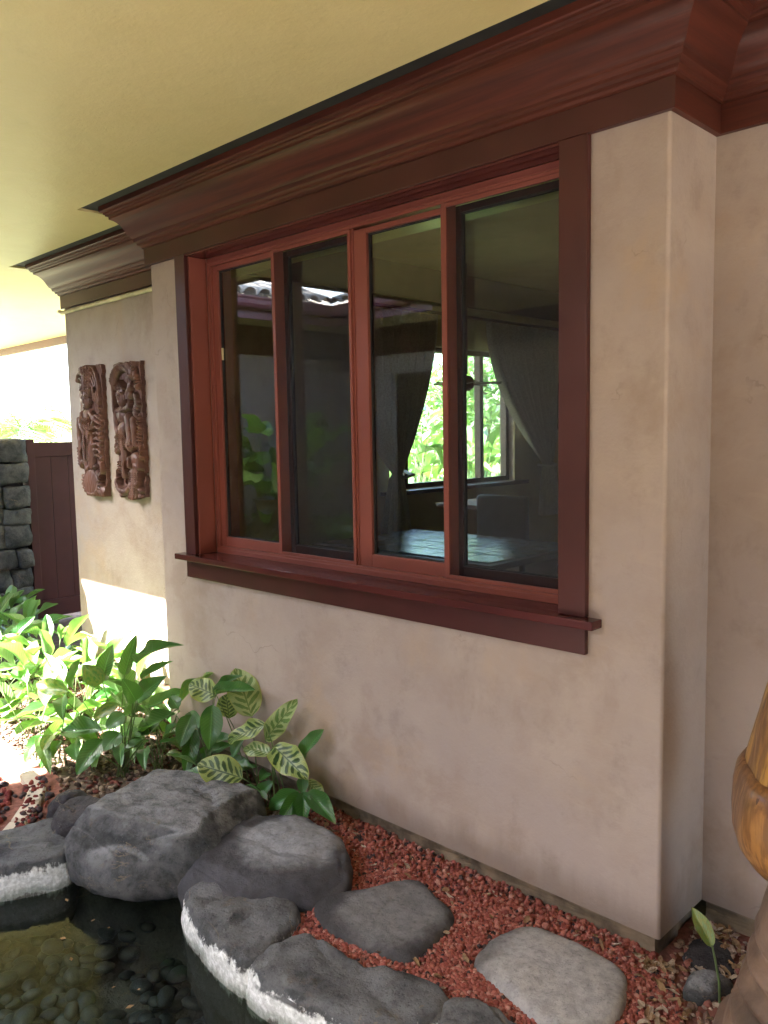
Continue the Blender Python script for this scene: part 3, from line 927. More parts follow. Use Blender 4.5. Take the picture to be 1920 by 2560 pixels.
d = box('door', -5.3, -4.3, WY, WY + 0.05, -0.05, 2.25, MAT['dark_wood'], wing, 0.004)
box('handle', -4.42, -4.38, WY + 0.05, WY + 0.1, 0.95, 1.1, MAT['bronze'], d, 0.004)

# ---------------------------------------------------------------- stone wall, gate
stone_wall = thing('stone_wall', 'dry stacked grey lava stone wall beside the maroon gate', 'wall', (-6.45, 0.1, GZ))
def stone_mesh(seed, w, h, dpt):
    rr = random.Random(seed)
    bm = bmesh.new()
    bmesh.ops.create_cube(bm, size=1)
    bmesh.ops.subdivide_edges(bm, edges=bm.edges, cuts=3, use_grid_fill=True)
    off = Vector((rr.uniform(0, 90), rr.uniform(0, 90), rr.uniform(0, 90)))
    for v in bm.verts:
        c = v.co.copy()
        q = Vector((abs(c.x) ** 4 + abs(c.y) ** 4 + abs(c.z) ** 4, 0, 0)).x ** 0.25
        c = c.lerp(c / q * 0.5 if q > 0 else c, 0.55)
        c = Vector((c.x * dpt, c.y * w, c.z * h))
        nrm = c.normalized()
        c += nrm * fbm(c * 6 + off, 4) * 0.035
        v.co = c
    me = bpy.data.meshes.new('stone')
    bm.to_mesh(me); bm.free()
    me.polygons.foreach_set('use_smooth', [True] * len(me.polygons))
    me.materials.append(MAT['lava'])
    return me
z = GZ
row = 0
rs = random.Random(5)
while z < 1.50:
    h = rs.uniform(0.13, 0.24)
    if z + h > 1.45: h = 1.60 - z
    y = 0.705
    while y > -0.4:
        w = rs.uniform(0.14, 0.30)
        hh = h * rs.uniform(0.94, 1.04)
        me = stone_mesh(rs.random(), w * 1.03, hh * 1.04, 0.34)
        o = link('stone', me, None, stone_wall)
        o.location = Vector((-6.45 + rs.uniform(-.02, .02), y - w / 2, z + h / 2 + rs.uniform(-.008, .008))) - world_of(stone_wall)
        o.rotation_euler = (rs.uniform(-.06, .06), rs.uniform(-.05, .05), rs.uniform(-.06, .06))
        y -= w
    z += h
    row += 1
# mortar core so that no light shows between the stones
box('core', -6.52, -6.38, -0.38, 0.68, GZ, 1.5, MAT['dark_lava'], stone_wall)
gate = thing('gate', 'solid maroon wooden gate between the lava stone wall and the house end', 'gate', (-6.4, 1.3, GZ))
box('post', -6.45, -6.32, 0.705, 0.775, GZ, 1.60, MAT['gate'], gate, 0.004)
box('rail', -6.42, -6.345, 0.776, 1.9, 1.44, 1.568, MAT['gate'], gate, 0.004)
box('rail', -6.42, -6.345, 0.776, 1.9, GZ + 0.05, 0.12, MAT['gate'], gate, 0.004)
for k in range(7):
    y0 = 0.777 + 0.16 * k
    box('board', -6.405, -6.365, y0, y0 + 0.157, 0.121, 1.439, MAT['gate'], gate, 0.003)
far_wall = thing('stone_wall', 'low pale lava stone wall in the sunlit garden beyond the gate', 'wall', (-9.6, 3.5, GZ))
for k in range(60):
    me = stone_mesh(100 + k % 9, rs.uniform(.28, .5), rs.uniform(.24, .34), 0.4)
    o = link('stone', me, None, far_wall)
    row = k // 15
    o.location = Vector((-9.6, 0.6 + (k % 15) * 0.44 + (row % 2) * 0.2, GZ + 0.14 + 0.28 * row)) - world_of(far_wall)

# ---------------------------------------------------------------- rocks
def rock(name, label, cat, poly, z0, z1, mat, a=0.55, b=0.8, amp=0.03, freq=4.0, seed=0, tilt=(0, 0), n=(96, 56), crack=0.02, group=None, facets=(), chip=1.0):
    c = Vector((sum(p[0] for p in poly) / len(poly), sum(p[1] for p in poly) / len(poly)))
    # densify and smooth the plan outline
    pts = []
    m = len(poly)
    for i in range(m):
        p0, p1, p2, p3 = [Vector(poly[(i + k) % m]) for k in (-1, 0, 1, 2)]
        for q in range(12):
            t = q / 12
            pts.append(0.5 * ((2 * p1) + (p2 - p0) * t + (2 * p0 - 5 * p1 + 4 * p2 - p3) * t * t + (3 * p1 - p0 - 3 * p2 + p3) * t ** 3))
    angs = np.array([math.atan2(p.y - c.y, p.x - c.x) for p in pts]); rad = np.array([(p - c).length for p in pts])
    order = np.argsort(angs)
    angs, rad = angs[order], rad[order]
    angs = np.concatenate([angs - 2 * math.pi, angs, angs + 2 * math.pi]); rad = np.concatenate([rad] * 3)
    nt, nphi = n
    zm, hz = (z0 + z1) / 2, (z1 - z0) / 2
    off = Vector((seed * 3.7, seed * 1.3, seed * 2.1))
    verts, faces = [], []
    nh = nphi // 2
    top_phi = sorted([math.asin(min(1.0, (k / (nh // 2 + 1)) ** (1 / a))) for k in range(nh // 2 + 1)] + [math.pi / 2 * (k + 1) / (nh - nh // 2) for k in range(nh - nh // 2)])
    phis = top_phi + [math.pi - q for q in reversed(top_phi[:-1])]
    nphi = len(phis) - 1
    for phi in phis:
        h = max(0.0, math.sin(phi)) ** a
        v = math.copysign(abs(math.cos(phi)) ** b, math.cos(phi))
        for k in range(nt):
            th = -math.pi + 2 * math.pi * k / nt
            R = float(np.interp(th, angs, rad))
            x, y = R * h * math.cos(th), R * h * math.sin(th)
            z = zm + hz * v + (tilt[0] * x + tilt[1] * y) * (0.5 + 0.5 * v)
            p = Vector((c.x + x, c.y + y, z))
            for fn, fd in facets:
                ex_ = (p - Vector((c.x, c.y, zm))).dot(fn) - fd
                if ex_ > 0: p -= fn * ex_ * 0.88
            nd = Vector((x / (R * R), y / (R * R), hz * v / (hz * hz)))
            nd = nd.normalized() if nd.length > 1e-6 else Vector((0, 0, 1))
            q = p * freq + off
            dsp = amp * fbm(q, 6, 2.1, 0.52)
            for vf, vk in ((freq * 1.5, 0.30), (freq * 3.6, 0.22)):
                dist_, pts_ = noise.voronoi((p + off) * vf)
                q0 = pts_[0]
                hv = noise.cell_vector(q0 * 7.31) - Vector((0.5, 0.5, 0.5))
                dsp += chip * vk * ((p + off) - q0 / vf).dot(hv) * min(1.0, (dist_[1] - dist_[0]) * 4)
            cr = abs(noise.noise(p * freq * 0.55 + off * 2))
            dsp -= crack * max(0.0, 1 - cr / 0.09)
            cr2 = abs(noise.noise(Vector((p.x * 3, p.y * 3, p.z * 14)) + off))
            dsp -= crack * 0.4 * max(0.0, 1 - cr2 / 0.1)
            p += nd * dsp
            verts.append(tuple(p))
    for i in range(nphi):
        for k in range(nt):
            faces.append((i * nt + k, (i + 1) * nt + k, (i + 1) * nt + (k + 1) % nt, i * nt + (k + 1) % nt))
    o = put_np(name, verts, faces, mat)
    tag(o, label, cat, group)
    return o
rock('boulder', 'large dark grey boulder overhanging the pond, left of the pale topped one', 'boulder',
     [(-2.06, -0.98), (-1.88, -0.99), (-1.7, -0.91), (-1.58, -0.77), (-1.49, -0.61), (-1.46, -0.41), (-1.6, -0.27), (-1.89, -0.25), (-2.19, -0.35), (-2.36, -0.51), (-2.31, -0.71), (-2.18, -0.87)],
     -0.20, 0.098, MAT['rock'], 0.30, 0.42, 0.018, 3.4, 3, (0.0, -0.06), (170, 100), 0.012, chip=0.55, facets=[(Vector((0.30, -0.72, 0.62)).normalized(), 0.245), (Vector((-0.75, -0.35, 0.5)).normalized(), 0.27), (Vector((0.6, 0.3, 0.6)).normalized(), 0.30), (Vector((0.8, -0.5, 0.1)).normalized(), 0.36)])
rock('boulder', 'rounded grey boulder with a pale flat worn top beside the red gravel', 'boulder',
     [(-1.65, -0.68), (-1.48, -0.80), (-1.30, -0.80), (-1.14, -0.66), (-1.03, -0.54), (-1.0, -0.40), (-1.12, -0.27), (-1.34, -0.18), (-1.57, -0.22), (-1.70, -0.42)],
     -0.22, 0.022, MAT['rock'], 0.34, 0.45, 0.016, 4.2, 11, (0, 0.0), (160, 90), 0.012, chip=0.5, facets=[(Vector((0.1, -0.75, 0.6)).normalized(), 0.22), (Vector((0.7, -0.2, 0.6)).normalized(), 0.26), (Vector((-0.8, -0.3, 0.5)).normalized(), 0.26)])
rock('coping_rock', 'pond edge rock at the far left with a white and green crust below', 'rock',
     [(-1.99, -1.02), (-2.1, -0.9), (-2.3, -0.86), (-2.38, -1.1), (-2.48, -1.45), (-2.42, -1.75), (-2.25, -1.7), (-2.1, -1.3)],
     -0.36, -0.02, MAT['rock_crust'], 0.25, 0.34, 0.02, 4.8, 21, (0, 0), (120, 70), 0.012)
rock('coping_rock', 'dark pond edge rock with a thick white crust under the pale topped boulder', 'rock',
     [(-1.45, -0.74), (-1.33, -0.62), (-1.16, -0.57), (-1.02, -0.60), (-0.945, -0.70), (-0.92, -0.895), (-1.06, -0.93), (-1.24, -0.895), (-1.41, -0.84)],
     -0.40, -0.03, MAT['rock_crust'], 0.22, 0.34,  0.018, 4.8, 31, (0, 0), (120, 70), 0.012, chip=0.7)
rock('coping_rock', 'long dark pond edge rock with a white crust along the red gravel', 'rock',
     [(-0.93, -0.905), (-0.965, -0.74), (-0.9, -0.67), (-0.72, -0.66), (-0.55, -0.61), (-0.40, -0.565), (-0.315, -0.64), (-0.36, -0.79), (-0.52, -0.88), (-0.72, -0.925)],
     -0.40, -0.035, MAT['rock_crust'], 0.20, 0.34,  0.018, 4.8, 44, (0, 0), (140, 70), 0.012, chip=0.7)
rock('coping_rock', 'grey pond edge rock at the bottom edge below the pale stepping stone', 'rock',
     [(-0.375, -0.575), (-0.27, -0.535), (-0.12, -0.555), (0.02, -0.64), (0.06, -0.78), (-0.08, -0.84), (-0.24, -0.79), (-0.33, -0.70)],
     -0.40, -0.035, MAT['rock_crust'], 0.24, 0.34,  0.018, 4.8, 57, (0, 0), (110, 60), 0.012, chip=0.7)
rock('coping_rock', 'pond edge rock just out of the way at the near right of the pond', 'rock',
     [(0.08, -0.68), (0.26, -0.68), (0.46, -0.82), (0.52, -1.05), (0.40, -1.15), (0.24, -0.98), (0.08, -0.86)],
     -0.40, -0.035, MAT['rock_crust'], 0.30, 0.5, 0.030, 4.5, 63, (0, 0), (80, 44), 0.012)
rock('stone', 'larger of the two dark lava stones leaning on the left boulder', 'stone',
     [(-2.26, -0.95), (-2.14, -0.95), (-2.08, -0.84), (-2.2, -0.72), (-2.34, -0.74), (-2.36, -0.86)], -0.14, 0.035, MAT['dark_lava'], 0.6, 0.8, 0.02, 8, 5, (0, 0), (48, 28), 0.01)
rock('stone', 'smaller dark lava stone behind the larger one at the left boulder', 'stone',
     [(-2.46, -0.86), (-2.36, -0.9), (-2.3, -0.82), (-2.36, -0.72), (-2.46, -0.74)], -0.14, 0.02, MAT['dark_lava'], 0.6, 0.8, 0.02, 8, 8, (0, 0), (40, 24), 0.01)
rock('stone', 'small grey stone by the green sprout at the lower right', 'stone',
     [(0.105, -0.05), (0.105, 0.01), (0.16, 0.05), (0.215, 0.045), (0.205, -0.03), (0.17, -0.09), (0.13, -0.1)], -0.12, -0.035, MAT['rock'], 0.6, 0.85, 0.008, 16, 2, (0, 0), (48, 28), 0.003, chip=0.5)
rock('stone', 'flat dark stone half buried behind the small grey stone near the corner', 'stone',
     [(0.02, 0.12), (0.02, 0.21), (0.07, 0.26), (0.15, 0.21), (0.2, 0.11), (0.14, 0.07), (0.06, 0.06)], -0.14, -0.06, MAT['dark_lava'], 0.6, 0.85, 0.008, 12, 4, (0, 0), (48, 28), 0.003, chip=0.5)

# stepping stones: slab with a dusty worn middle
def m_step(name, centre, radius, rim, mid, amt):
    t = NT(name)
    p = t.pos()
    nd = t.n('VectorMath', operation='DISTANCE')
    t.l(p, nd.inputs[0]); nd.inputs[1].default_value = centre
    dd = t.math('ADD', nd.outputs['Value'], t.math('MULTIPLY', t.math('SUBTRACT', t.noise(p, 7, 6, 0.65), 0.5), 0.22))
    f = t.math('MULTIPLY', t.ramp(dd, radius, radius * 0.55), amt)
    col = t.mix(t.ramp(t.noise(p, 12, 5), 0.3, 0.7), rim, tuple(x * 1.6 for x in rim))
    m2 = t.mix(t.ramp(t.noise(p, 26, 6, 0.7), 0.35, 0.65), mid, tuple(x * 0.72 for x in mid))
    col = t.mix(f, col, m2)
    col = t.mix(t.math('MULTIPLY', t.ramp(t.noise(p, 70, 5, 0.7), 0.52, 0.7), 0.4), col, tuple(x * 0.6 for x in rim))
    t.base(col); t.rough(0.85); t.spec(0.3)
    vq = t.n('TexVoronoi'); t.l(p, vq.inputs['Vector']); vq.inputs['Scale'].default_value = 110.0
    ves = t.math('MULTIPLY', t.ramp(vq.outputs['Distance'], 0.25, 0.10), t.ramp(t.noise(p, 14, 4), 0.42, 0.6))
    t.bump(t.math('SUBTRACT', t.noise(p, 30, 8, 0.74), t.math('MULTIPLY', ves, 0.35)), 0.6, 0.016)
    return t.m
S1 = [(-1.055, -0.52), (-1.06, -0.47), (-1.02, -0.41), (-0.95, -0.30), (-0.92, -0.225), (-0.86, -0.165), (-0.74, -0.20), (-0.65, -0.225), (-0.60, -0.28), (-0.575, -0.40), (-0.565, -0.52), (-0.60, -0.555), (-0.71, -0.585), (-0.82, -0.60), (-0.92, -0.595), (-1.0, -0.565)]
S2 = [(-0.42, -0.40), (-0.45, -0.30), (-0.445, -0.215), (-0.425, -0.145), (-0.38, -0.108), (-0.29, -0.095), (-0.2, -0.09), (-0.11, -0.10), (-0.04, -0.13), (0.0, -0.2), (0.025, -0.27), (0.03, -0.36), (-0.02, -0.45), (-0.11, -0.485), (-0.2, -0.47), (-0.31, -0.44)]
rock('stepping_stone', 'dark grey stepping stone with a dusty middle, left of the pale one', 'stepping stone', S1, -0.15, -0.045,
     m_step('dark_step', (-0.78, -0.39, -0.05), 0.235, (0.042, 0.041, 0.043), (0.24, 0.24, 0.245), 0.85), 0.3, 0.6, 0.006, 5, 6, (0, 0), (120, 50), 0.003, chip=0.22)
rock('stepping_stone', 'pale grey stepping stone with dark rim nearest the wall corner', 'stepping stone', S2, -0.15, -0.042,
     m_step('pale_step', (-0.17, -0.30, -0.05), 0.315, (0.075, 0.072, 0.07), (0.46, 0.455, 0.45), 1.0), 0.3, 0.6, 0.006, 5, 9, (0, 0), (120, 50), 0.003, chip=0.22)
# worn pale top on the second boulder: same treatment
bo = bpy.data.objects['boulder.001']
bo.data.materials.clear()
bo.data.materials.append(m_step('boulder_worn_top', (-1.33, -0.39, 0.01), 0.25, (0.05, 0.05, 0.056), (0.33, 0.34, 0.36), 0.95))

# kerb stones of the path at the left
path = thing('path', 'pale concrete edging stones between the mulch and the red gravel', 'path', (-2.6, -0.9, GZ))
kp = [(-2.36, -1.10), (-2.46, -1.0), (-2.60, -0.885), (-2.74, -0.80), (-2.95, -0.76), (-3.2, -0.755), (-3.5, -0.75), (-3.8, -0.74)]
for k in range(len(kp) - 1):
    a, b = Vector(kp[k]), Vector(kp[k + 1])
    d = (b - a).normalized(); nrm = Vector((-d.y, d.x))
    bm = bmesh.new()
    w0, w1 = 0.036, 0.04
    g = 0.004
    q = [a + d * g + nrm * -w0, b - d * g + nrm * -w1, b - d * g + nrm * w1, a + d * g + nrm * w0]
    lo = [bm.verts.new((p.x, p.y, -0.16)) for p in q]; hi = [bm.verts.new((p.x, p.y, -0.055 + 0.004 * (k % 3))) for p in q]
    bm.faces.new(hi)
    for i in range(4):
        bm.faces.new((lo[i], lo[(i + 1) % 4], hi[(i + 1) % 4], hi[i]))
    bmesh.ops.recalc_face_normals(bm, faces=bm.faces)
    bmesh.ops.bevel(bm, geom=list(bm.edges), offset=0.006, segments=2, affect='EDGES')
    put('edging_stone', bm, MAT['paving'], path)

# ---------------------------------------------------------------- gravel, mulch, litter (loose stuff)
def base_stones(nb, seed, flat):
    out = []
    rr = random.Random(seed)
    for i in range(nb):
        bm = bmesh.new()
        bmesh.ops.create_icosphere(bm, subdivisions=1, radius=1)
        off = Vector((rr.uniform(0, 50),) * 3)
        for v in bm.verts:
            v.co *= 1 + 0.35 * noise.noise(v.co * 1.3 + off) + rr.uniform(-.16, .16)
            v.co.z *= flat
        V = np.array([v.co[:] for v in bm.verts]); F = np.array([[v.index for v in f.verts] for f in bm.faces])
        bm.free()
        out.append((V, F))
    return out
def scatter(name, label, cat, poly, n, smin, smax, zc, mat, seed, flat=0.7, excl=(), lift=0.6, bases=8, zfun=None):
    rr = random.Random(seed)
    bs = base_stones(bases, seed, flat)
    xs = [p[0] for p in poly]; ys = [p[1] for p in poly]
    VV, FF = [], []
    tot = 0; cnt = 0; tries = 0
    while cnt < n and tries < n * 30:
        tries += 1
        x, y = rr.uniform(min(xs), max(xs)), rr.uniform(min(ys), max(ys))
        if not inside(poly, x, y) or any(inside(e, x, y) for e in excl):
            continue
        V, F = bs[rr.randrange(bases)]
        s = smin * (smax / smin) ** (rr.random() ** 1.6)
        R = np.array(Euler((rr.uniform(-.7, .7), rr.uniform(-.7, .7), rr.uniform(0, 6.28))).to_matrix())
        W = (V * np.array([1, rr.uniform(.7, 1), 1]) * s) @ R.T
        z = zc + s * flat * lift * rr.uniform(0.2, 1.0)
        if zfun: z += zfun(x, y)
        VV.append(W + np.array([x, y, z])); FF.append(F + tot); tot += len(V); cnt += 1
    me = bpy.data.meshes.new(name)
    V = np.concatenate(VV); F = np.concatenate(FF)
    me.vertices.add(len(V)); me.vertices.foreach_set('co', V.ravel())
    me.loops.add(F.size); me.loops.foreach_set('vertex_index', F.ravel().astype(np.int32))
    me.polygons.add(len(F)); me.polygons.foreach_set('loop_start', np.arange(0, F.size, 3, dtype=np.int32))
    me.update(calc_edges=True); me.validate()
    o = link(name, me, mat)
    o['kind'] = 'stuff'
    tag(o, label, cat)
    return o
def shrink(poly, k):
    cx = sum(p[0] for p in poly) / len(poly); cy = sum(p[1] for p in poly) / len(poly)
    return [(cx + (x - cx) * k, cy + (y - cy) * k) for x, y in poly]
GR = [(-1.75, 0.03), (0.0, 0.03), (0.0, 0.12), (-0.02, 0.3), (0.06, 0.34), (0.3, 0.34), (0.6, 0.1), (0.6, -0.5), (0.1, -0.66), (-0.3, -0.60), (-0.6, -0.66), (-0.9, -0.72), (-1.08, -0.66), (-1.0, -0.5), (-1.15, -0.3), (-1.6, -0.2)]
EXC = [shrink(S1, 0.97), shrink(S2, 0.97)]
GRT = [(-1.75, 0.03), (0.0, 0.03), (0.12, -0.1), (0.25, -0.35), (0.1, -0.66), (-0.3, -0.60), (-0.6, -0.66), (-0.9, -0.72), (-1.08, -0.66), (-1.0, -0.5), (-1.15, -0.3), (-1.6, -0.2)]
scatter('red_gravel', 'red lava cinder gravel between the house wall and the pond', 'gravel', GRT, 15000, 0.0045, 0.0115, GZ + 0.004, MAT['red_gravel'], 1, 0.72, EXC)
NEARW = [(-1.7, 0.035), (-0.02, 0.035), (-0.02, -0.06), (-0.5, -0.10), (-1.0, -0.14), (-1.6, -0.16)]
scatter('red_gravel', 'coarser red cinder gravel banked against the concrete footing', 'gravel', NEARW, 1200, 0.006, 0.015, GZ + 0.012, MAT['red_gravel'], 2, 0.75, EXC)
LEFTG = [(-2.38, -1.02), (-2.5, -0.9), (-2.65, -0.80), (-2.5, -1.0), (-2.55, -1.12), (-3.4, -1.1), (-3.4, -2.2), (-2.5, -2.2), (-2.45, -1.6), (-2.4, -1.15)]
LEFTG = [(-2.36, -1.16), (-2.52, -1.07), (-2.66, -0.96), (-2.78, -0.885), (-3.5, -0.84), (-3.6, -2.2), (-2.5, -2.2), (-2.47, -1.7), (-2.44, -1.4)]
scatter('dark_gravel', 'dark and red lava gravel left of the pale path edging', 'gravel', LEFTG, 1600, 0.012, 0.028, GZ + 0.004, MAT['mixed_gravel'], 3, 0.75)
scatter('dark_gravel', 'loose dark pebbles and bits lying on the pale path edging', 'gravel', [(-2.3, -1.12), (-2.42, -1.06), (-2.58, -0.95), (-2.8, -0.84), (-2.85, -0.72), (-2.62, -0.78), (-2.42, -0.92)], 110, 0.008, 0.022, -0.055, MAT['mixed_gravel'], 13, 0.75)
MUL = [(-3.9, -0.62), (-2.95, -0.66), (-2.72, -0.71), (-2.5, -0.84), (-2.33, -0.98), (-2.2, -0.95), (-2.3, -0.5), (-1.45, -0.25), (-1.7, 0.02), (-2.86, 0.02), (-2.86, 0.29), (-4.7, 0.29), (-4.9, -0.6)]
scatter('bark_mulch', 'brown bark and lava mulch under the leafy plants', 'mulch', MUL, 4200, 0.008, 0.022, GZ + 0.003, MAT['mulch'], 4, 0.5)
CORNER = [(0.0, 0.13), (-0.01, 0.33), (0.05, 0.34), (0.4, 0.33), (0.62, 0.0), (0.62, -0.5), (0.3, -0.6), (0.05, -0.2), (0.04, -0.08)]
scatter('pale_gravel', 'faded pink gravel and brown bits in the wall corner at lower right', 'gravel', CORNER, 1500, 0.006, 0.016, GZ + 0.003, m_gravel('faded_gravel', [(0.28, 0.11, 0.085), (0.36, 0.24, 0.19), (0.16, 0.10, 0.075), (0.42, 0.32, 0.26), (0.22, 0.09, 0.07), (0.30, 0.20, 0.14)]), 5, 0.65, EXC)
# dry leaves: small curled blades
def litter(name, label, spots, seed):
    rr = random.Random(seed)
    V, F = [], []
    for (cx, cy, sx, sy, n_) in spots:
        for _ in range(n_):
            x, y = rr.gauss(cx, sx), rr.gauss(cy, sy)
            if x < 0.0 and y > -0.01: y = -0.02
            if y > 0.33: y = 0.32
            ln, w = rr.uniform(.02, .05), rr.uniform(.005, .011)
            R = Euler((rr.uniform(-.5, .5), rr.uniform(-.5, .5), rr.uniform(0, 6.28))).to_matrix()
            cu = rr.uniform(-.5, .9)
            b = len(V)
            for i in range(5):
                t = i / 4 - 0.5
                ww = w * math.sin(math.pi * (0.08 + 0.84 * i / 4))
                for s in (-1, 0, 1):
                    p = R @ Vector((t * ln, s * ww, cu * t * t * ln + abs(s) * ww * 0.5))
                    V.append((p.x + x, p.y + y, p.z + GZ + rr.uniform(.014, .02)))
            for i in range(4):
                for s in range(2):
                    F.append((b + i * 3 + s, b + (i + 1) * 3 + s, b + (i + 1) * 3 + s + 1, b + i * 3 + s + 1))
    o = put_np(name, V, F, MAT['litter'])
    o['kind'] = 'stuff'
    tag(o, label, 'dry leaves')
litter('leaf_litter', 'dry tan leaf litter scattered in the wall corner at lower right', [(0.07, 0.25, .03, .03, 45), (0.05, 0.0, .04, .05, 16), (0.10, -0.22, .04, .05, 26), (0.2, 0.12, .04, .05, 22), (-0.01, -0.05, .02, .02, 12), (0.25, -0.1, .05, .06, 14)], 3)
litter('leaf_litter', 'few dry leaf bits strewn over the red gravel and stones', [(-0.75, -0.12, .25, .05, 16), (-0.5, -0.5, .2, .06, 14), (-0.15, -0.02, .12, .03, 16), (-1.15, -0.12, .2, .06, 14)], 9)
litter('leaf_litter', 'dry brown leaf litter under the peacock plants at the wall', [(-1.62, -0.18, .10, .05, 70), (-1.85, -0.16, .12, .06, 50), (-2.6, 0.0, .2, .1, 60)], 4)

# ---------------------------------------------------------------- pebbles on the pond floor
def pebble_mesh(seed):
    rr = random.Random(seed)
    bm = bmesh.new()
    bmesh.ops.create_icosphere(bm, subdivisions=2, radius=1)
    off = Vector((rr.uniform(0, 50),) * 3)
    sx, sy, sz = 1, rr.uniform(.68, .9), rr.uniform(.42, .6)
    for v in bm.verts:
        v.co *= 1 + 0.14 * noise.noise(v.co * 0.9 + off)
        v.co = Vector((v.co.x * sx, v.co.y * sy, v.co.z * sz))
    me = bpy.data.meshes.new('pebble')
    bm.to_mesh(me); bm.free()
    me.polygons.foreach_set('use_smooth', [True] * len(me.polygons))
    me.materials.append(MAT['pebble'])
    return me
pm = [pebble_mesh(40 + k) for k in range(7)]
pr = random.Random(12)
placed = []
tries = 0
FLOOR = shrink(POND, 0.98)
while len(placed) < 280 and tries < 9000:
    tries += 1
    x, y = pr.uniform(-2.5, -1.0), pr.uniform(-1.5, -0.72)
    r = pr.uniform(0.028, 0.052)
    if not inside(POND, x, y): continue
    dmin = min(math.hypot(x - p[0], y - p[1]) for p in POND)
    sdv = float(sd_poly(POND, np.array([x]), np.array([y]))[0])
    if sdv > -0.10: continue
    # a bare patch in the middle of the view
    if math.hypot((x + 1.60) / 0.16, (y + 1.02) / 0.09) < 1 or math.hypot((x + 2.1) / 0.12, (y + 1.0) / 0.07) < 1: continue
    near = sum(1 for q in placed if math.hypot(x - q[0], y - q[1]) < 0.72 * (r + q[2]))
    if near > 2: continue
    i = int((x - GX0) / ST); j = int((y - GY0) / ST)
    zf = float(ZZ[i, j])
    o = bpy.data.objects.new('pebble', pm[pr.randrange(7)])
    COL.objects.link(o)
    o.location = (x, y, zf + r * 0.35 + near * r * 0.5)
    o.rotation_euler = (pr.uniform(-.3, .3), pr.uniform(-.3, .3), pr.uniform(0, 6.28))
    o.scale = (r, r, r)
    tag(o, 'smooth dark river pebble lying on the pond floor under water', 'pebble', 'dark pebbles on the pond floor')
    placed.append((x, y, r))

# a few fallen leaves float on the water
V, F = [], []
fr_ = random.Random(8)
for k in range(16):
    x, y = fr_.uniform(-2.3, -1.1), fr_.uniform(-1.5, -0.85)
    a = fr_.uniform(0, 6.28); ln = fr_.uniform(.012, .03); w = ln * .3
    ca, sa = math.cos(a), math.sin(a)
    b = len(V)
    for lx, ly, lz in ((-ln / 2, 0, 0), (0, w, .002), (ln / 2, 0, .003), (0, -w, .002), (0, 0, .0005)):
        V.append((x + lx * ca - ly * sa, y + lx * sa + ly * ca, -0.171 + lz))
    F += [(b, b + 4, b + 1), (b + 1, b + 4, b + 2), (b + 2, b + 4, b + 3), (b + 3, b + 4, b)]
fo = put_np('floating_leaf_litter', V, F, MAT['litter'])
fo['kind'] = 'stuff'
tag(fo, 'tiny dry leaf flakes floating on the dark pond water', 'dry leaves')

# ---------------------------------------------------------------- leaves and plants
def leaf_mesh(name, mat, shape=(0.75, 1.0), fold=0.18, droop=0.22, wave=0.05, nu=6, nv=14, seed=0):
    """unit leaf: base at the origin, length 1 along +X, full width 1 along Y, face up +Z"""
    rr = random.Random(seed)
    ph = rr.uniform(0, 6)
    verts, faces, uvs = [], [], []
    for i in range(nv + 1):
        v = i / nv
        w = 0.5 * (math.sin(math.pi * v ** shape[0]) ** shape[1])
        if i == 0: w = 0.02
        if i == nv: w = 0.004
        for k in range(nu + 1):
            u = k / nu
            s = 2 * u - 1
            z = fold * abs(s) * w * 1.2 - droop * v * v + wave * math.sin(v * 9 + ph + s * 1.5) * w * 2 * abs(s)
            verts.append((v - 0.05 * abs(s) * 0, s * w, z + droop * v * 0.55))
            uvs.append((u, v))
    m = nu + 1
    for i in range(nv):
        for k in range(nu):
            faces.append((i * m + k, (i + 1) * m + k, (i + 1) * m + k + 1, i * m + k + 1))
    me = bpy.data.meshes.new(name)
    me.from_pydata(verts, [], faces)
    uv = me.uv_layers.new(name='UVMap')
    li = np.zeros(len(me.loops), int); me.loops.foreach_get('vertex_index', li)
    uv.data.foreach_set('uv', np.array(uvs)[li].ravel())
    me.polygons.foreach_set('use_smooth', [True] * len(faces))
    me.materials.append(mat)
    return me
LG = [leaf_mesh('leaf', MAT['leaf_g'], (0.82, 0.72), 0.22, d, 0.05, seed=k) for k, d in enumerate((0.12, 0.28, 0.45, 0.2))]
LL = [leaf_mesh('leaf', MAT['leaf_l'], (0.8, 0.75), 0.25, d, 0.06, seed=10 + k) for k, d in enumerate((0.15, 0.32, 0.5))]
LP = [leaf_mesh('leaf', MAT['leaf_p'], (0.86, 0.62), 0.10, d, 0.07, 8, 16, seed=20 + k) for k, d in enumerate((0.1, 0.22))]
LQ = [leaf_mesh('leaf', MAT['leaf_q'], (0.86, 0.62), 0.08, d, 0.06, 8, 16, seed=30 + k) for k, d in enumerate((0.06, 0.12))]
LPO = [leaf_mesh('leaf', MAT['leaf_pothos'], (0.62, 0.6), 0.16, d, 0.09, seed=40 + k) for k, d in enumerate((0.25, 0.5))]

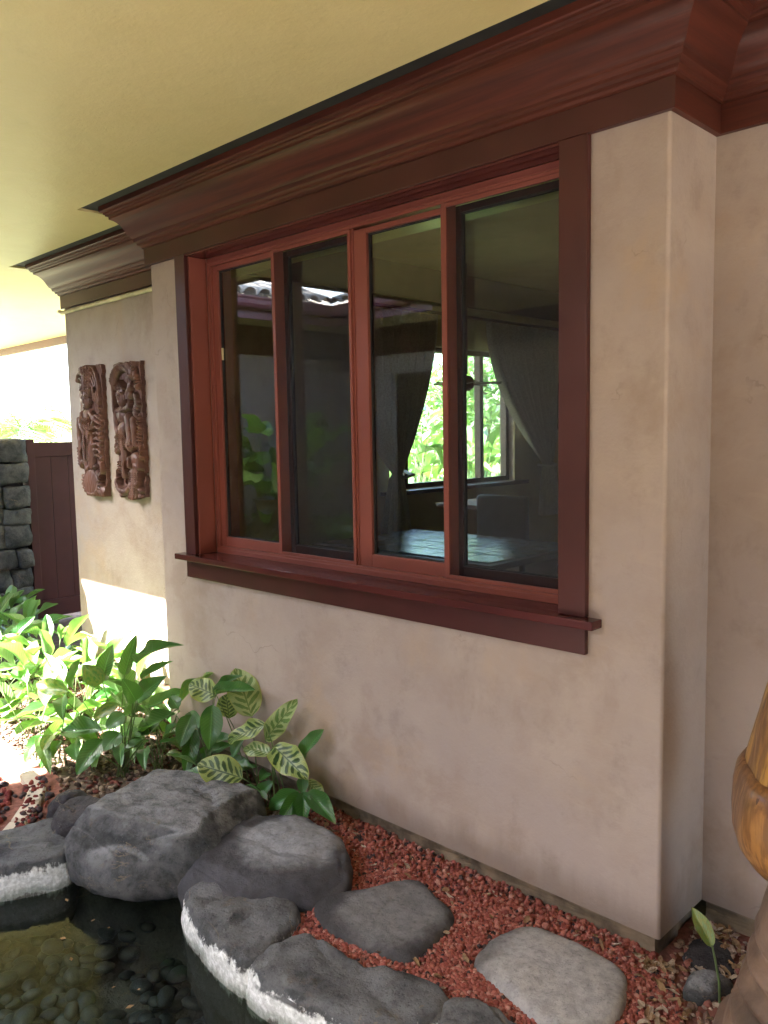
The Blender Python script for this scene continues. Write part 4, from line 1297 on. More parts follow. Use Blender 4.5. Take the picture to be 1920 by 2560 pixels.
def place_leaf(me, base, tip, width, parent, toward, name='leaf'):
    base, tip = Vector(base), Vector(tip)
    X = tip - base
    ln = X.length
    X.normalize()
    Z = Vector(toward) - X * X.dot(Vector(toward))
    if Z.length < 1e-3: Z = X.orthogonal()
    Z.normalize()
    Y = Z.cross(X)
    m = Matrix((X, Y, Z)).transposed().to_4x4()
    m = Matrix.Translation(base - world_of(parent)) @ m @ Matrix.Diagonal((ln, width, ln, 1))
    o = bpy.data.objects.new(name, me)
    COL.objects.link(o)
    o.parent = parent
    o.matrix_local = m
    return o
def stems(parent, root, bases, r=0.0035, mat='stem'):
    bm = bmesh.new()
    for b in bases:
        b = Vector(b); a = Vector(root) + Vector((random.uniform(-.03, .03), random.uniform(-.03, .03), 0))
        mid = a.lerp(b, 0.55) + Vector((0, 0, (b - a).length * 0.12))
        pts = [a.lerp(mid, t).lerp(mid.lerp(b, t), t) for t in (0, .25, .5, .75, 1)]
        tube_into(bm, pts, r, r * 0.6, 5)
    return put('stem_cluster', bm, MAT[mat], parent, True)
CAMW = Vector((1.121, -2.333, 1.6))
def hand_plant(name, label, root, rows, group=None):
    t = thing(name, label, 'plant', root, group)
    for k, r in enumerate(rows):
        b, tp, w, kd = r[0:3], r[3:6], r[6], r[7]
        me = {'g': LG, 'p': LP, 'q': LQ}[kd][k % (4 if kd == 'g' else 2)]
        face = Vector((0.70, -0.60, 0.62)) + Vector((random.uniform(-.3, .3), random.uniform(-.3, .3), random.uniform(-.15, .3)))
        place_leaf(me, b, tp, w * (1.15 if kd == 'g' else 1.16), t, face)
    stems(t, root, [r[0:3] for r in rows])
    return t
LEAVES_A=[(-1.995,-0.080,0.278,-2.145,-0.060,0.481,0.137,'q'),(-2.193,-0.140,0.351,-2.350,-0.200,0.395,0.105,'p'),(-2.125,-0.120,0.249,-2.202,-0.080,0.345,0.094,'p'),(-1.843,-0.120,0.213,-1.635,-0.100,0.444,0.080,'q'),(-1.805,-0.140,0.300,-2.026,-0.220,0.194,0.079,'p'),(-1.754,-0.160,0.189,-1.906,-0.200,0.185,0.069,'q'),(-1.770,-0.130,0.205,-1.484,-0.190,0.171,0.112,'p'),(-1.830,-0.262,0.083,-1.985,-0.395,0.145,0.126,'p'),(-2.171,-0.160,0.366,-1.869,-0.160,0.462,0.062,'g'),(-2.204,-0.150,0.362,-2.055,-0.100,0.477,0.046,'g'),(-2.145,-0.200,0.331,-2.069,-0.270,0.158,0.093,'g'),(-2.324,-0.200,0.242,-2.285,-0.300,0.121,0.083,'g'),(-2.349,-0.180,0.159,-2.276,-0.280,-0.020,0.072,'g'),(-2.435,-0.220,0.224,-2.747,-0.300,0.056,0.064,'g'),(-1.611,-0.100,0.186,-1.502,-0.070,0.334,0.071,'g'),(-1.590,-0.140,0.050,-1.721,-0.220,-0.039,0.068,'g'),(-1.590,-0.140,0.050,-1.578,-0.256,-0.045,0.065,'g'),(-1.576,-0.140,0.050,-1.496,-0.239,-0.045,0.040,'g'),(-1.555,-0.140,0.061,-1.443,-0.240,-0.020,0.056,'g'),(-1.558,-0.120,0.048,-1.329,-0.170,0.024,0.077,'g'),(-1.604,-0.080,0.078,-1.495,-0.080,0.040,0.055,'q'),(-1.583,-0.120,0.116,-1.550,-0.150,0.061,0.045,'g'),(-1.765,-0.140,0.046,-1.846,-0.204,-0.045,0.051,'g'),(-1.835,-0.120,0.063,-1.783,-0.200,0.074,0.047,'g'),]
LEAVES_B=[(-2.730,-0.470,0.135,-3.003,-0.570,0.095,0.099,'g'),(-2.724,-0.470,0.091,-2.695,-0.630,-0.023,0.092,'g'),(-2.526,-0.480,0.178,-2.512,-0.570,0.130,0.080,'g'),(-2.461,-0.420,0.337,-2.397,-0.510,0.473,0.080,'g'),(-2.658,-0.370,0.414,-2.561,-0.350,0.628,0.064,'g'),(-2.527,-0.370,0.497,-2.192,-0.350,0.666,0.049,'g'),(-2.793,-0.420,0.367,-2.737,-0.400,0.550,0.079,'g'),(-2.692,-0.470,0.388,-2.731,-0.550,0.491,0.084,'g'),(-2.968,-0.500,0.311,-2.882,-0.500,0.481,0.067,'g'),(-2.515,-0.380,0.320,-2.332,-0.350,0.464,0.081,'g'),(-2.566,-0.320,0.389,-2.383,-0.300,0.524,0.041,'g'),(-2.465,-0.480,0.285,-2.479,-0.570,0.239,0.069,'g'),(-3.007,-0.540,0.263,-2.813,-0.630,0.224,0.059,'g'),(-2.974,-0.520,0.298,-3.165,-0.610,0.325,0.075,'g'),(-2.570,-0.450,0.304,-2.667,-0.550,0.235,0.056,'g'),(-2.393,-0.420,0.117,-2.272,-0.500,0.093,0.055,'g'),(-2.522,-0.480,0.122,-2.354,-0.570,0.097,0.050,'g'),(-2.889,-0.540,0.055,-2.721,-0.610,0.029,0.069,'g'),(-3.074,-0.620,0.070,-3.085,-0.729,-0.045,0.065,'g'),(-2.944,-0.580,0.058,-2.975,-0.701,-0.045,0.064,'g'),(-2.971,-0.620,0.095,-2.901,-0.700,0.061,0.063,'g'),(-2.246,-0.320,0.324,-2.298,-0.330,0.375,0.059,'g'),]

A = LEAVES_A
def pick(*ids): return [A[i] for i in ids]
hand_plant('peacock_plant', 'peacock plant with two tall pale striped leaves against the wall', (-1.93, -0.1, GZ), pick(0, 1, 2))
hand_plant('peacock_plant', 'low peacock plant with striped leaves drooping over the boulder', (-1.74, -0.13, GZ), pick(3, 4, 5, 6, 7, 20))
hand_plant('prayer_plant', 'dark green plant with broad hanging leaves in front of the striped ones', (-2.2, -0.2, GZ), pick(8, 9, 10, 11, 12, 13))
hand_plant('prayer_plant', 'small dark green rosette at the wall foot, right end of the plants', (-1.59, -0.13, GZ), pick(14, 15, 16, 17, 18, 19, 21))
hand_plant('seedling', 'tiny green seedling behind the large boulder under striped leaves', (-1.8, -0.14, GZ), pick(22, 23))
hand_plant('prayer_plant', 'dark green shaded plant reaching over the large boulder, tall upright leaves', (-2.62, -0.42, GZ), LEAVES_B[:13] + LEAVES_B[14:18] + LEAVES_B[21:])
hand_plant('prayer_plant', 'low dark green plant with long leaves lying over the mulch', (-2.98, -0.56, GZ), LEAVES_B[13:14] + LEAVES_B[18:21])

def bush(name, label, root, n, hmin, hmax, llen, lw, meshes, rnd, spread=0.22, group=None, stem_r=0.0035, cat='plant', first=None):
    t = thing(name, label, cat, root, group)
    bases = []
    for k in range(n):
        az = rnd.uniform(0, 6.283)
        hh = rnd.uniform(hmin, hmax)
        rd = spread * rnd.uniform(0.15, 1.0)
        b = Vector((root[0] + math.cos(az) * rd, root[1] + math.sin(az) * rd, root[2] + hh))
        ln = llen * rnd.uniform(0.75, 1.2)
        pitch = rnd.uniform(-0.35, 1.05) if hh > (hmin + hmax) / 2 else rnd.uniform(-0.55, 0.45)
        d = Vector((math.cos(az) * math.cos(pitch), math.sin(az) * math.cos(pitch), math.sin(pitch)))
        tp = b + d * ln
        if tp.z < root[2] + 0.02: tp.z = root[2] + 0.02
        lim = 0.285 if tp.x < -2.9 else -0.02
        if tp.x < 0.3 and tp.x > -4.6 and root[1] < 0.3 and tp.y > lim:
            b.y -= tp.y - lim; tp.y = lim
        up = Vector((math.cos(az) * -0.3, math.sin(az) * -0.3, 1)) + Vector((rnd.uniform(-.5, .5), rnd.uniform(-.5, .5), 0))
        place_leaf(meshes[rnd.randrange(len(meshes))], b, tp, lw * rnd.uniform(.8, 1.15), t, up)
        bases.append(b)
    stems(t, root, bases, stem_r)
    return t
pr = random.Random(21)
spots = [(-3.0, -0.18), (-3.25, 0.0), (-3.3, -0.38), (-3.6, -0.15), (-3.55, -0.48), (-3.9, 0.05), (-3.85, -0.32), (-4.15, -0.12), (-4.1, -0.5), (-4.45, 0.08), (-4.4, -0.35),
         (-4.75, -0.15), (-4.7, -0.55), (-5.05, 0.1), (-5.1, -0.3), (-5.4, -0.05), (-5.45, -0.45), (-2.75, -0.1), (-3.15, -0.62), (-5.75, 0.2)]
for k, (x, y) in enumerate(spots):
    hh = 0.31 if x > -3.3 else 0.37
    lab = {17: 'prayer plant at the foot of the bay corner, right end of the sunlit bed', 18: 'prayer plant at the front of the sunlit bed, nearest the pale edging',
           19: 'prayer plant farthest back, in front of the lava stone wall', 13: 'prayer plant at the foot of the maroon gate'}.get(k, 'leafy green prayer plant in the dense sunlit bed along the house wall')
    bush('prayer_plant', lab, (x, y, GZ), 11 if k < 17 else 9, 0.08, hh, 0.26, 0.085,
         LG[:2] + LL if k % 3 else LL, pr, 0.17, 'prayer plants massed in the bed along the wall')
for k, (x, y) in enumerate([(-2.35, -0.16), (-2.02, -0.24), (-2.5, -0.3)]):
    bush('seedling', ['low green seedling between the dense bed and the striped plants', 'low green seedling right behind the large boulder', 'low dark seedling at the left behind the large boulder'][k], (x, y, GZ), 9, 0.05, 0.2, 0.17, 0.066, LG, pr, 0.12)
# the sprout at the lower right
sp = thing('sprout', 'single green sprout with one pale leaf beside the small grey stone', 'plant', (0.222, -0.07, GZ))
bm = bmesh.new()
tube_into(bm, [(0.222, -0.07, GZ), (0.217, -0.068, 0.0), (0.206, -0.07, 0.06), (0.196, -0.072, 0.105)], 0.0042, 0.003, 7)
put('stem', bm, MAT['stem'], sp, True)
place_leaf(LL[0], (0.196, -0.072, 0.10), (0.125, -0.05, 0.185), 0.047, sp, (0.6, -0.7, 0.5))

# ---------------------------------------------------------------- palm beyond the gate
def palm(label, root, h, nf, seed, fl=1.5, group=None):
    rr = random.Random(seed)
    t = thing('palm', label, 'palm', root, group)
    bm = bmesh.new()
    tube_into(bm, [root, (root[0] + .05, root[1], root[2] + h * .5), (root[0] + .1, root[1] + .03, root[2] + h)], 0.09, 0.06, 10)
    put('trunk', bm, MAT['bark'], t, True)
    top = Vector((root[0] + .1, root[1] + .03, root[2] + h))
    for k in range(nf):
        az = k * 2.4 + rr.uniform(-.2, .2)
        el = rr.uniform(0.1, 1.1)
        V, F, U = [], [], []
        pts = []
        for i in range(15):
            s = i / 14
            d = s * fl
            pts.append(top + Vector((math.cos(az) * d * math.cos(el), math.sin(az) * d * math.cos(el), d * math.sin(el) - 0.75 * d * d / fl)))
        side = Vector((-math.sin(az), math.cos(az), 0))
        for i in range(2, 15):
            p = pts[i]; dr = (pts[i] - pts[i - 1]).normalized()
            ll = 0.42 * math.sin(math.pi * (0.12 + 0.8 * i / 14)) + 0.08
            for sgn in (-1, 1):
                for sub in (0, 0.5):
                    q0 = p - dr * sub * fl / 14
                    q1 = q0 + (side * sgn * 0.85 + dr * 0.6 + Vector((0, 0, -0.25 + rr.uniform(-.15, .15)))) * ll
                    b = len(V)
                    wv_ = dr * 0.014
                    V += [q0 - wv_, q0 + wv_, q0.lerp(q1, 0.5) + wv_ * 0.9 + Vector((0, 0, .02)), q1, q0.lerp(q1, 0.5) - wv_ * 0.9 + Vector((0, 0, .02))]
                    U += [(0.4, 0), (0.6, 0), (0.7, .5), (0.5, 1), (0.3, .5)]
                    F.append((b, b + 1, b + 2, b + 3, b + 4))
        o = put_np('frond', [tuple(v) for v in V], F, MAT['leaf_palm'], t, False, U)
        bm = bmesh.new()
        tube_into(bm, pts, 0.012, 0.003, 5)
        put('midrib', bm, MAT['stem'], o, True)
palm('sunlit palm with arching fronds rising beyond the maroon gate', (-13.6, 3.55, GZ), 1.85, 15, 4)
palm('second palm standing beyond the gate, mostly behind the stone wall', (-14.6, 2.9, GZ), 1.6, 12, 9)

# ---------------------------------------------------------------- garden seen through the room
LGI = [leaf_mesh('leaf', MAT['leaf_l'], (0.7, 0.8), 0.2, d, 0.06, seed=60 + k) for k, d in enumerate((0.3, 0.55))]
pr = random.Random(33)
gs = [(-5.5, 4.9), (-5.9, 5.5), (-6.5, 6.5), (-5.75, 6.35), (-6.3, 7.2), (-7.0, 8.1), (-6.9, 6.6), (-7.6, 7.6), (-8.0, 9.4), (-8.4, 8.2), (-6.1, 6.7), (-7.4, 9.0)]
for k, (x, y) in enumerate(gs):
    bush('ginger_plant', 'tall broad leaved ginger plant in the sunlit garden behind the room', (x, y, GZ), 20, 0.35, 1.5 if k % 3 else 1.9, 0.5, 0.16, LGI, pr, 0.3,
         'ginger plants outside the far window', 0.008)

def leafy_tree(label, root, h, r, n, seed):
    rr = random.Random(seed)
    t = thing('tree', label, 'tree', root, 'leafy trees behind the garden')
    bm = bmesh.new()
    top = Vector(root) + Vector((0, 0, h))
    tube_into(bm, [root, Vector(root) + Vector((.05, .04, h * .4)), top], 0.12, 0.05, 8)
    for k in range(6):
        a = rr.uniform(0, 6.28)
        b0 = Vector(root) + Vector((0, 0, h * rr.uniform(.35, .7)))
        tube_into(bm, [b0, b0 + Vector((math.cos(a) * r * .4, math.sin(a) * r * .4, r * .35)), b0 + Vector((math.cos(a) * r * .8, math.sin(a) * r * .8, r * .55))], 0.05, 0.015, 6)
    put('trunk', bm, MAT['bark'], t, True)
    V, F, U = [], [], []
    cl = [Vector(root) + Vector((rr.gauss(0, r * .5), rr.gauss(0, r * .5), h * .75 + rr.gauss(0, r * .45))) for _ in range(34)]
    for k in range(n):
        c = cl[rr.randrange(len(cl))] + Vector((rr.gauss(0, r * .16), rr.gauss(0, r * .16), rr.gauss(0, r * .13)))
        R = Euler((rr.uniform(-.9, .9), rr.uniform(-.9, .9), rr.uniform(0, 6.28))).to_matrix()
        ln = rr.uniform(.12, .26); w = ln * .24
        b = len(V)
        for p, uvp in (((0, 0, 0), (.5, 0)), ((ln * .5, w, -.01), (1, .5)), ((ln, 0, -.05), (.5, 1)), ((ln * .5, -w, -.01), (0, .5))):
            q = c + R @ Vector(p); V.append(tuple(q)); U.append(uvp)
        F.append((b, b + 1, b + 2, b + 3))
    put_np('crown', V, F, MAT['leaf_l'], t, False, U)
leafy_tree('leafy green tree in the garden seen through the right screen', (-9.3, 11.2, GZ), 3.0, 1.3, 2600, 1)
leafy_tree('tallest leafy tree at the back of the garden seen through the room', (-11.6, 13.2, GZ), 3.6, 1.6, 3000, 2)
leafy_tree('smaller leafy tree at the left of the garden seen through the room', (-11.2, 9.9, GZ), 2.4, 1.1, 1800, 3)

# ---------------------------------------------------------------- pot plant in the courtyard
pot = thing('urn', 'dark bronze urn with studded shoulder standing in the courtyard', 'urn', (-5.15, -2.27, GZ))
lathe('body', [(0.16, 0.0), (0.22, 0.05), (0.30, 0.30), (0.335, 0.55), (0.33, 0.70), (0.29, 0.80), (0.20, 0.87), (0.17, 0.90), (0.165, 1.0), (0.175, 1.05), (0.20, 1.07), (0.20, 1.085), (0.16, 1.085), (0.15, 0.95)], (-5.15, -2.27, GZ), MAT['bronze'], pot, 36)
for k in range(10):
    a = k * 0.628
    bm = bmesh.new()
    bmesh.ops.create_icosphere(bm, subdivisions=2, radius=0.032)
    bmesh.ops.translate(bm, verts=bm.verts, vec=(-5.15 + 0.30 * math.cos(a), -2.27 + 0.30 * math.sin(a), GZ + 0.80))
    put('stud', bm, MAT['bronze'], pot, True)
lathe('band', [(0.332, 0.70), (0.348, 0.715), (0.348, 0.735), (0.325, 0.745)], (-5.15, -2.27, GZ), MAT['bronze'], pot, 36)
pr = random.Random(5)
bush('pothos', 'variegated pothos with broad glossy leaves growing behind the bronze urn', (-5.38, -2.55, GZ), 80, 0.30, 1.72, 0.36, 0.25, LPO, pr, 0.55, None, 0.006)

# ---------------------------------------------------------------- carved panels
PN = (96, 200)
def canvas():
    v, u = np.meshgrid(np.linspace(0, 2.15, PN[1] + 1), np.linspace(0, 1, PN[0] + 1), indexing='ij')   # v down, u across
    return u, v, np.full(u.shape, 0.018), np.ones(u.shape, bool)
def ell(H, u, v, cx, cy, rx, ry, h, rot=0.0, base=0.02, p=0.5):
    c, s = math.cos(rot), math.sin(rot)
    x = (u - cx) * c + (v - cy) * s; y = -(u - cx) * s + (v - cy) * c
    d = (x / rx) ** 2 + (y / ry) ** 2
    np.maximum(H, np.where(d < 1, base + h * np.clip(1 - d, 0, 1) ** p, 0), out=H)
def stroke(H, u, v, pts, w, h, base=0.02, bead=0.0, w1=None):
    w1 = w if w1 is None else w1
    s0 = 0.0
    for k in range(len(pts) - 1):
        a, b = np.array(pts[k]), np.array(pts[k + 1])
        e = b - a; l2 = e @ e
        t = np.clip(((u - a[0]) * e[0] + (v - a[1]) * e[1]) / l2, 0, 1)
        d = np.hypot(u - a[0] - t * e[0], v - a[1] - t * e[1])
        f0 = k / (len(pts) - 1); f1 = (k + 1) / (len(pts) - 1)
        ww = w + (w1 - w) * (f0 + (f1 - f0) * t)
        q = np.clip(1 - (d / ww) ** 2, 0, 1)
        hh = h * np.sqrt(q)
        if bead:
            s = s0 + t * math.sqrt(l2)
            hh = hh * (0.35 + 0.65 * np.abs(np.sin(math.pi * s / bead)))
        np.maximum(H, np.where(q > 0, base + hh, 0), out=H)
        s0 += math.sqrt(l2)
def hole(Mk, u, v, cx, cy, rx, ry, rot=0.0):
    c, s = math.cos(rot), math.sin(rot)
    x = (u - cx) * c + (v - cy) * s; y = -(u - cx) * s + (v - cy) * c
    Mk &= ((x / rx) ** 2 + (y / ry) ** 2) > 1
def arc(cx, cy, r, a0, a1, n=14, ry=None):
    ry = r if ry is None else ry
    return [(cx + r * math.cos(a0 + (a1 - a0) * i / n), cy + ry * math.sin(a0 + (a1 - a0) * i / n)) for i in range(n + 1)]
def face(H, u, v, cx, cy, s, b):
    ell(H, u, v, cx, cy, 0.13 * s, 0.15 * s, 0.022, 0, b)
    ell(H, u, v, cx, cy + 0.01 * s, 0.025 * s, 0.05 * s, 0.012, 0, b + 0.02)
    for k in (-1, 1):
        ell(H, u, v, cx + k * 0.055 * s, cy - 0.03 * s, 0.03 * s, 0.016 * s, 0.006, 0, b + 0.019)
        stroke(H, u, v, arc(cx + k * 0.055 * s, cy - 0.04 * s, 0.04 * s, math.pi, 2 * math.pi, 6, 0.025 * s), 0.009 * s, 0.006, b + 0.019)
        ell(H, u, v, cx + k * 0.135 * s, cy + 0.01 * s, 0.025 * s, 0.05 * s, 0.012, 0, b)
    ell(H, u, v, cx, cy + 0.085 * s, 0.035 * s, 0.014 * s, 0.008, 0, b + 0.017)
def relief(name, parent, H, Mk, x0, z1, w, hgt, tex_seed, mat, drop=None):
    nv, nu = H.shape
    rng = np.random.RandomState(tex_seed)
    verts, faces = [], []
    yb = D - 0.012
    idx = -np.ones((nv, nu), int)
    cell = Mk[:-1, :-1] & Mk[1:, :-1] & Mk[:-1, 1:] & Mk[1:, 1:]
    use = np.zeros((nv, nu), bool)
    use[:-1, :-1] |= cell; use[1:, :-1] |= cell; use[:-1, 1:] |= cell; use[1:, 1:] |= cell
    for i in range(nv):
        for j in range(nu):
            if use[i, j]:
                x = x0 + w * j / (nu - 1); z = z1 - hgt * i / (nv - 1)
                wob = 0.004 * noise.noise(Vector((x * 40, z * 40, tex_seed)))
                idx[i, j] = len(verts)
                verts.append((x + wob, yb + 0.002 - 1.05 * H[i, j] - 0.003 * noise.noise(Vector((x * 60, z * 25, tex_seed + 5))), z + wob))
    nF = len(verts)
    back = {}
    def bk(k):
        if k not in back:
            back[k] = len(verts); p = verts[k]; verts.append((p[0], D - 0.002, p[2]))
        return back[k]
    for i in range(nv - 1):
        for j in range(nu - 1):
            if not cell[i, j]: continue
            a, b, c, d = idx[i, j], idx[i, j + 1], idx[i + 1, j + 1], idx[i + 1, j]
            faces.append((a, d, c, b))
            for (di, dj, p, q) in ((-1, 0, a, b), (1, 0, c, d), (0, -1, d, a), (0, 1, b, c)):
                ii, jj = i + di, j + dj
                if ii < 0 or jj < 0 or ii >= nv - 1 or jj >= nu - 1 or not cell[ii, jj]:
                    faces.append((p, q, bk(q), bk(p)))
    o = put_np(name, verts, faces, mat, parent, True)
    try: o.data.set_sharp_from_angle(angle=math.radians(50))
    except Exception: pass
    return o
def m_carved(name):
    t = NT(name)
    p = t.pos()
    big = t.noise(t.mapping(p, (6, 6, 2.5)), 1.0, 5, 0.6, 0.5)
    grain = t.noise(t.mapping(p, (60, 60, 6)), 1.0, 4, 0.6)
    col = t.mix(t.ramp(big, 0.35, 0.65), (0.105, 0.05, 0.042), (0.19, 0.08, 0.05))
    col = t.mix(t.math('MULTIPLY', t.ramp(grain, 0.45, 0.7), 0.45), col, (0.10, 0.045, 0.03))
    # darker colour in the carved hollows
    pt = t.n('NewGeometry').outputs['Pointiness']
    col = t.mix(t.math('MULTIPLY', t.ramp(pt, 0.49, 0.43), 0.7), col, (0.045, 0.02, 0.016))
    t.base(col); t.rough(t.math('MULTIPLY_ADD', grain, 0.25, 0.3)); t.spec(0.5)
    t.bump(grain, 0.2, 0.003)
    return t.m
MAT['carved'] = m_carved('carved_teak_relief')

# left panel: crowned figure with a wing blade, sun disc at the foot
u, v, H, Mk = canvas()
for k in range(7): stroke(H, u, v, [(0.30 + 0.06 * k, 0.03), (0.36 + 0.035 * k, 0.5)], 0.022, 0.022, 0.03, 0.05 if k % 2 else 0)
stroke(H, u, v, arc(0.22, 0.30, 0.16, -2.8, 1.2), 0.045, 0.03); stroke(H, u, v, arc(0.22, 0.30, 0.08, -2.8, 1.8), 0.03, 0.03)
for r in (0.16, 0.23, 0.30, 0.37): stroke(H, u, v, arc(0.55, 0.52, r, -1.45, 0.3, 16, r * 1.35), 0.03, 0.022, 0.022)
face(H, u, v, 0.42, 0.58, 1.0, 0.035)
stroke(H, u, v, [(0.25, 0.40), (0.33, 0.43), (0.42, 0.42), (0.52, 0.43), (0.6, 0.40)], 0.03, 0.03, 0.03, 0.05)
ell(H, u, v, 0.40, 0.83, 0.20, 0.13, 0.030, 0, 0.02); stroke(H, u, v, arc(0.4, 0.76, 0.15, 0.2, 2.9), 0.018, 0.014, 0.045, 0.035)
stroke(H, u, v, [(0.22, 0.78), (0.13, 0.95), (0.22, 1.08)], 0.055, 0.035); stroke(H, u, v, [(0.58, 0.78), (0.72, 0.9), (0.62, 1.02)], 0.055, 0.035)
ell(H, u, v, 0.40, 1.02, 0.17, 0.16, 0.03, 0.2)
for k in range(6): stroke(H, u, v, arc(0.42, 0.92 + 0.03 * k, 0.16, 0.3, 2.8, 10, 0.06), 0.012, 0.01, 0.045)
stroke(H, u, v, [(0.30, 1.1), (0.26, 1.35), (0.30, 1.62)], 0.10, 0.035); stroke(H, u, v, [(0.48, 1.1), (0.52, 1.35), (0.50, 1.62)], 0.10, 0.035)
for k in range(4): stroke(H, u, v, [(0.30 + 0.07 * k, 0.86), (0.29 + 0.08 * k, 1.2), (0.31 + 0.06 * k, 1.55)], 0.014, 0.012, 0.05, 0.032)
stroke(H, u, v, [(0.06, 0.88), (0.05, 1.1), (0.10, 1.35), (0.06, 1.62)], 0.05, 0.035, 0.02, 0.0, 0.085)
for k in range(6): ell(H, u, v, 0.05, 1.36 + 0.05 * k, 0.045, 0.03, 0.02, 0.4, 0.04)
for k in range(8): stroke(H, u, v, [(0.66, 0.85 + 0.09 * k), (0.78, 0.83 + 0.09 * k), (0.88, 0.87 + 0.09 * k)], 0.032, 0.028, 0.02)
stroke(H, u, v, [(0.92, 0.6), (0.93, 1.0), (0.90, 1.4), (0.92, 1.7)], 0.035, 0.03, 0.02, 0.08)
ell(H, u, v, 0.66, 1.40, 0.06, 0.09, 0.03); ell(H, u, v, 0.66, 1.30, 0.05, 0.055, 0.035)
for k in range(5): ell(H, u, v, 0.42 + 0.06 * k, 1.66 + 0.01 * (k % 2), 0.035, 0.06, 0.03, 0.1 * k)
stroke(H, u, v, arc(0.2, 1.70, 0.13, -2.5, 1.9), 0.05, 0.035); stroke(H, u, v, arc(0.82, 1.68, 0.10, -1.2, 2.6), 0.04, 0.03)
face(H, u, v, 0.36, 1.72, 0.7, 0.03)
ell(H, u, v, 0.50, 1.90, 0.30, 0.20, 0.014, 0, 0.044, 0.3)
for k in range(15):
    a = -0.3 + (math.pi + 0.6) * k / 14
    ell(H, u, v, 0.50 + 0.36 * math.cos(a), 1.88 + 0.235 * math.sin(a), 0.07, 0.032, 0.03, a, 0.025)
stroke(H, u, v, arc(0.5, 1.90, 0.30, -0.2, 3.3, 18, 0.20), 0.02, 0.015, 0.045, 0.04)
ell(H, u, v, 0.88, 2.06, 0.14, 0.12, 0.03)
for h_ in ((0.19, 1.20, 0.05, 0.14), (0.18, 1.45, 0.05, 0.10), (0.20, 0.72, 0.04, 0.06), (0.80, 0.42, 0.05, 0.05), (0.40, 1.42, 0.02, 0.08), (0.40, 1.2, 0.015, 0.05), (0.75, 0.96, 0.025, 0.03), (0.82, 1.15, 0.025, 0.03), (0.74, 1.55, 0.04, 0.05), (0.9, 1.83, 0.04, 0.05), (0.62, 0.98, 0.02, 0.04), (0.14, 0.52, 0.03, 0.05)):
    hole(Mk, u, v, *h_)
edge = 0.035 * np.sin(v * 21) * 0.5 + 0.02 * np.sin(v * 47 + 1)
Mk &= (u > 0.02 + edge * 0.6 + np.where((v > 1.64) & (v < 1.95), 0.04, 0)) & (u < 0.985 + edge * 0.5)
Mk &= v > 0.045 - 0.03 * np.abs(np.sin(u * 9.4))
Mk &= v < 2.135 - 0.10 * np.clip(0.25 - u, 0, 1) / 0.25
p1 = thing('carved_panel', 'left carved wooden wall panel, with a sun disc at its foot', 'carving', (-4.17, D, 1.2))
relief('relief', p1, H, Mk, -4.36, 2.092, 0.345, 0.89, 3, MAT['carved'])
# right panel: hooded figure with a bow, kneeling figure and scaled tail
u, v, H, Mk = canvas()
stroke(H, u, v, arc(0.42, 0.36, 0.36, -3.0, -0.5, 16, 0.28), 0.10, 0.035); stroke(H, u, v, [(0.14, 0.09), (0.86, 0.05)], 0.06, 0.03, 0.02, 0.06)
stroke(H, u, v, arc(0.42, 0.36, 0.36, -3.0, -0.5, 16, 0.28), 0.02, 0.01, 0.055, 0.04)
face(H, u, v, 0.34, 0.55, 1.05, 0.035)
for k in range(5): stroke(H, u, v, [(0.22 + 0.07 * k, 0.43), (0.24 + 0.055 * k, 0.30 + 0.03 * abs(k - 2))], 0.026, 0.03, 0.03, 0, 0.01)
for k in range(4): ell(H, u, v, 0.62 + 0.05 * (k % 2), 0.30 + 0.08 * k, 0.07, 0.075, 0.03, 0.6)
stroke(H, u, v, [(0.78, 0.1), (0.86, 0.25), (0.90, 0.4)], 0.07, 0.03, 0.02, 0.05)
stroke(H, u, v, [(0.06, 0.2), (0.05, 0.55), (0.10, 1.0), (0.14, 1.12)], 0.035, 0.03)
ell(H, u, v, 0.32, 0.83, 0.19, 0.16, 0.035); stroke(H, u, v, arc(0.33, 0.72, 0.15, 0.2, 2.9, 12, 0.06), 0.022, 0.016, 0.045, 0.04)
stroke(H, u, v, [(0.47, 0.75), (0.62, 0.72), (0.60, 0.5), (0.68, 0.42)], 0.06, 0.035)
stroke(H, u, v, [(0.17, 0.78), (0.14, 0.98), (0.2, 1.1)], 0.055, 0.035)
for k in range(6): ell(H, u, v, 0.84 + 0.04 * math.sin(k), 0.55 + 0.055 * k, 0.08, 0.045, 0.028, 0.7)
ell(H, u, v, 0.36, 1.05, 0.17, 0.14, 0.04)
for k in range(6): stroke(H, u, v, [(0.24 + 0.04 * k, 1.0), (0.26 + 0.05 * k, 1.2), (0.23 + 0.05 * k, 1.36)], 0.016, 0.014, 0.045, 0.03)
stroke(H, u, v, [(0.56, 0.88), (0.62, 1.1), (0.62, 1.22)], 0.085, 0.04); stroke(H, u, v, [(0.72, 0.92), (0.76, 1.1), (0.76, 1.25)], 0.075, 0.035)
stroke(H, u, v, [(0.90, 0.85), (0.92, 1.05), (0.88, 1.25)], 0.045, 0.03, 0.02, 0.05)
for k in range(5): ell(H, u, v, 0.09 + 0.03 * (k % 2), 1.16 + 0.06 * k, 0.07, 0.04, 0.03, -0.6)
ell(H, u, v, 0.56, 1.28, 0.14, 0.13, 0.035, 0.4)
face(H, u, v, 0.66, 1.30, 0.62, 0.04)
stroke(H, u, v, arc(0.84, 1.42, 0.12, -2.2, 0.6), 0.035, 0.03, 0.02, 0.05)
stroke(H, u, v, [(0.34, 1.25), (0.38, 1.5), (0.34, 1.75)], 0.09, 0.035)
for k in range(4): stroke(H, u, v, arc(0.18, 1.42, 0.06 + 0.04 * k, -2.9, -0.3), 0.018, 0.02, 0.025)
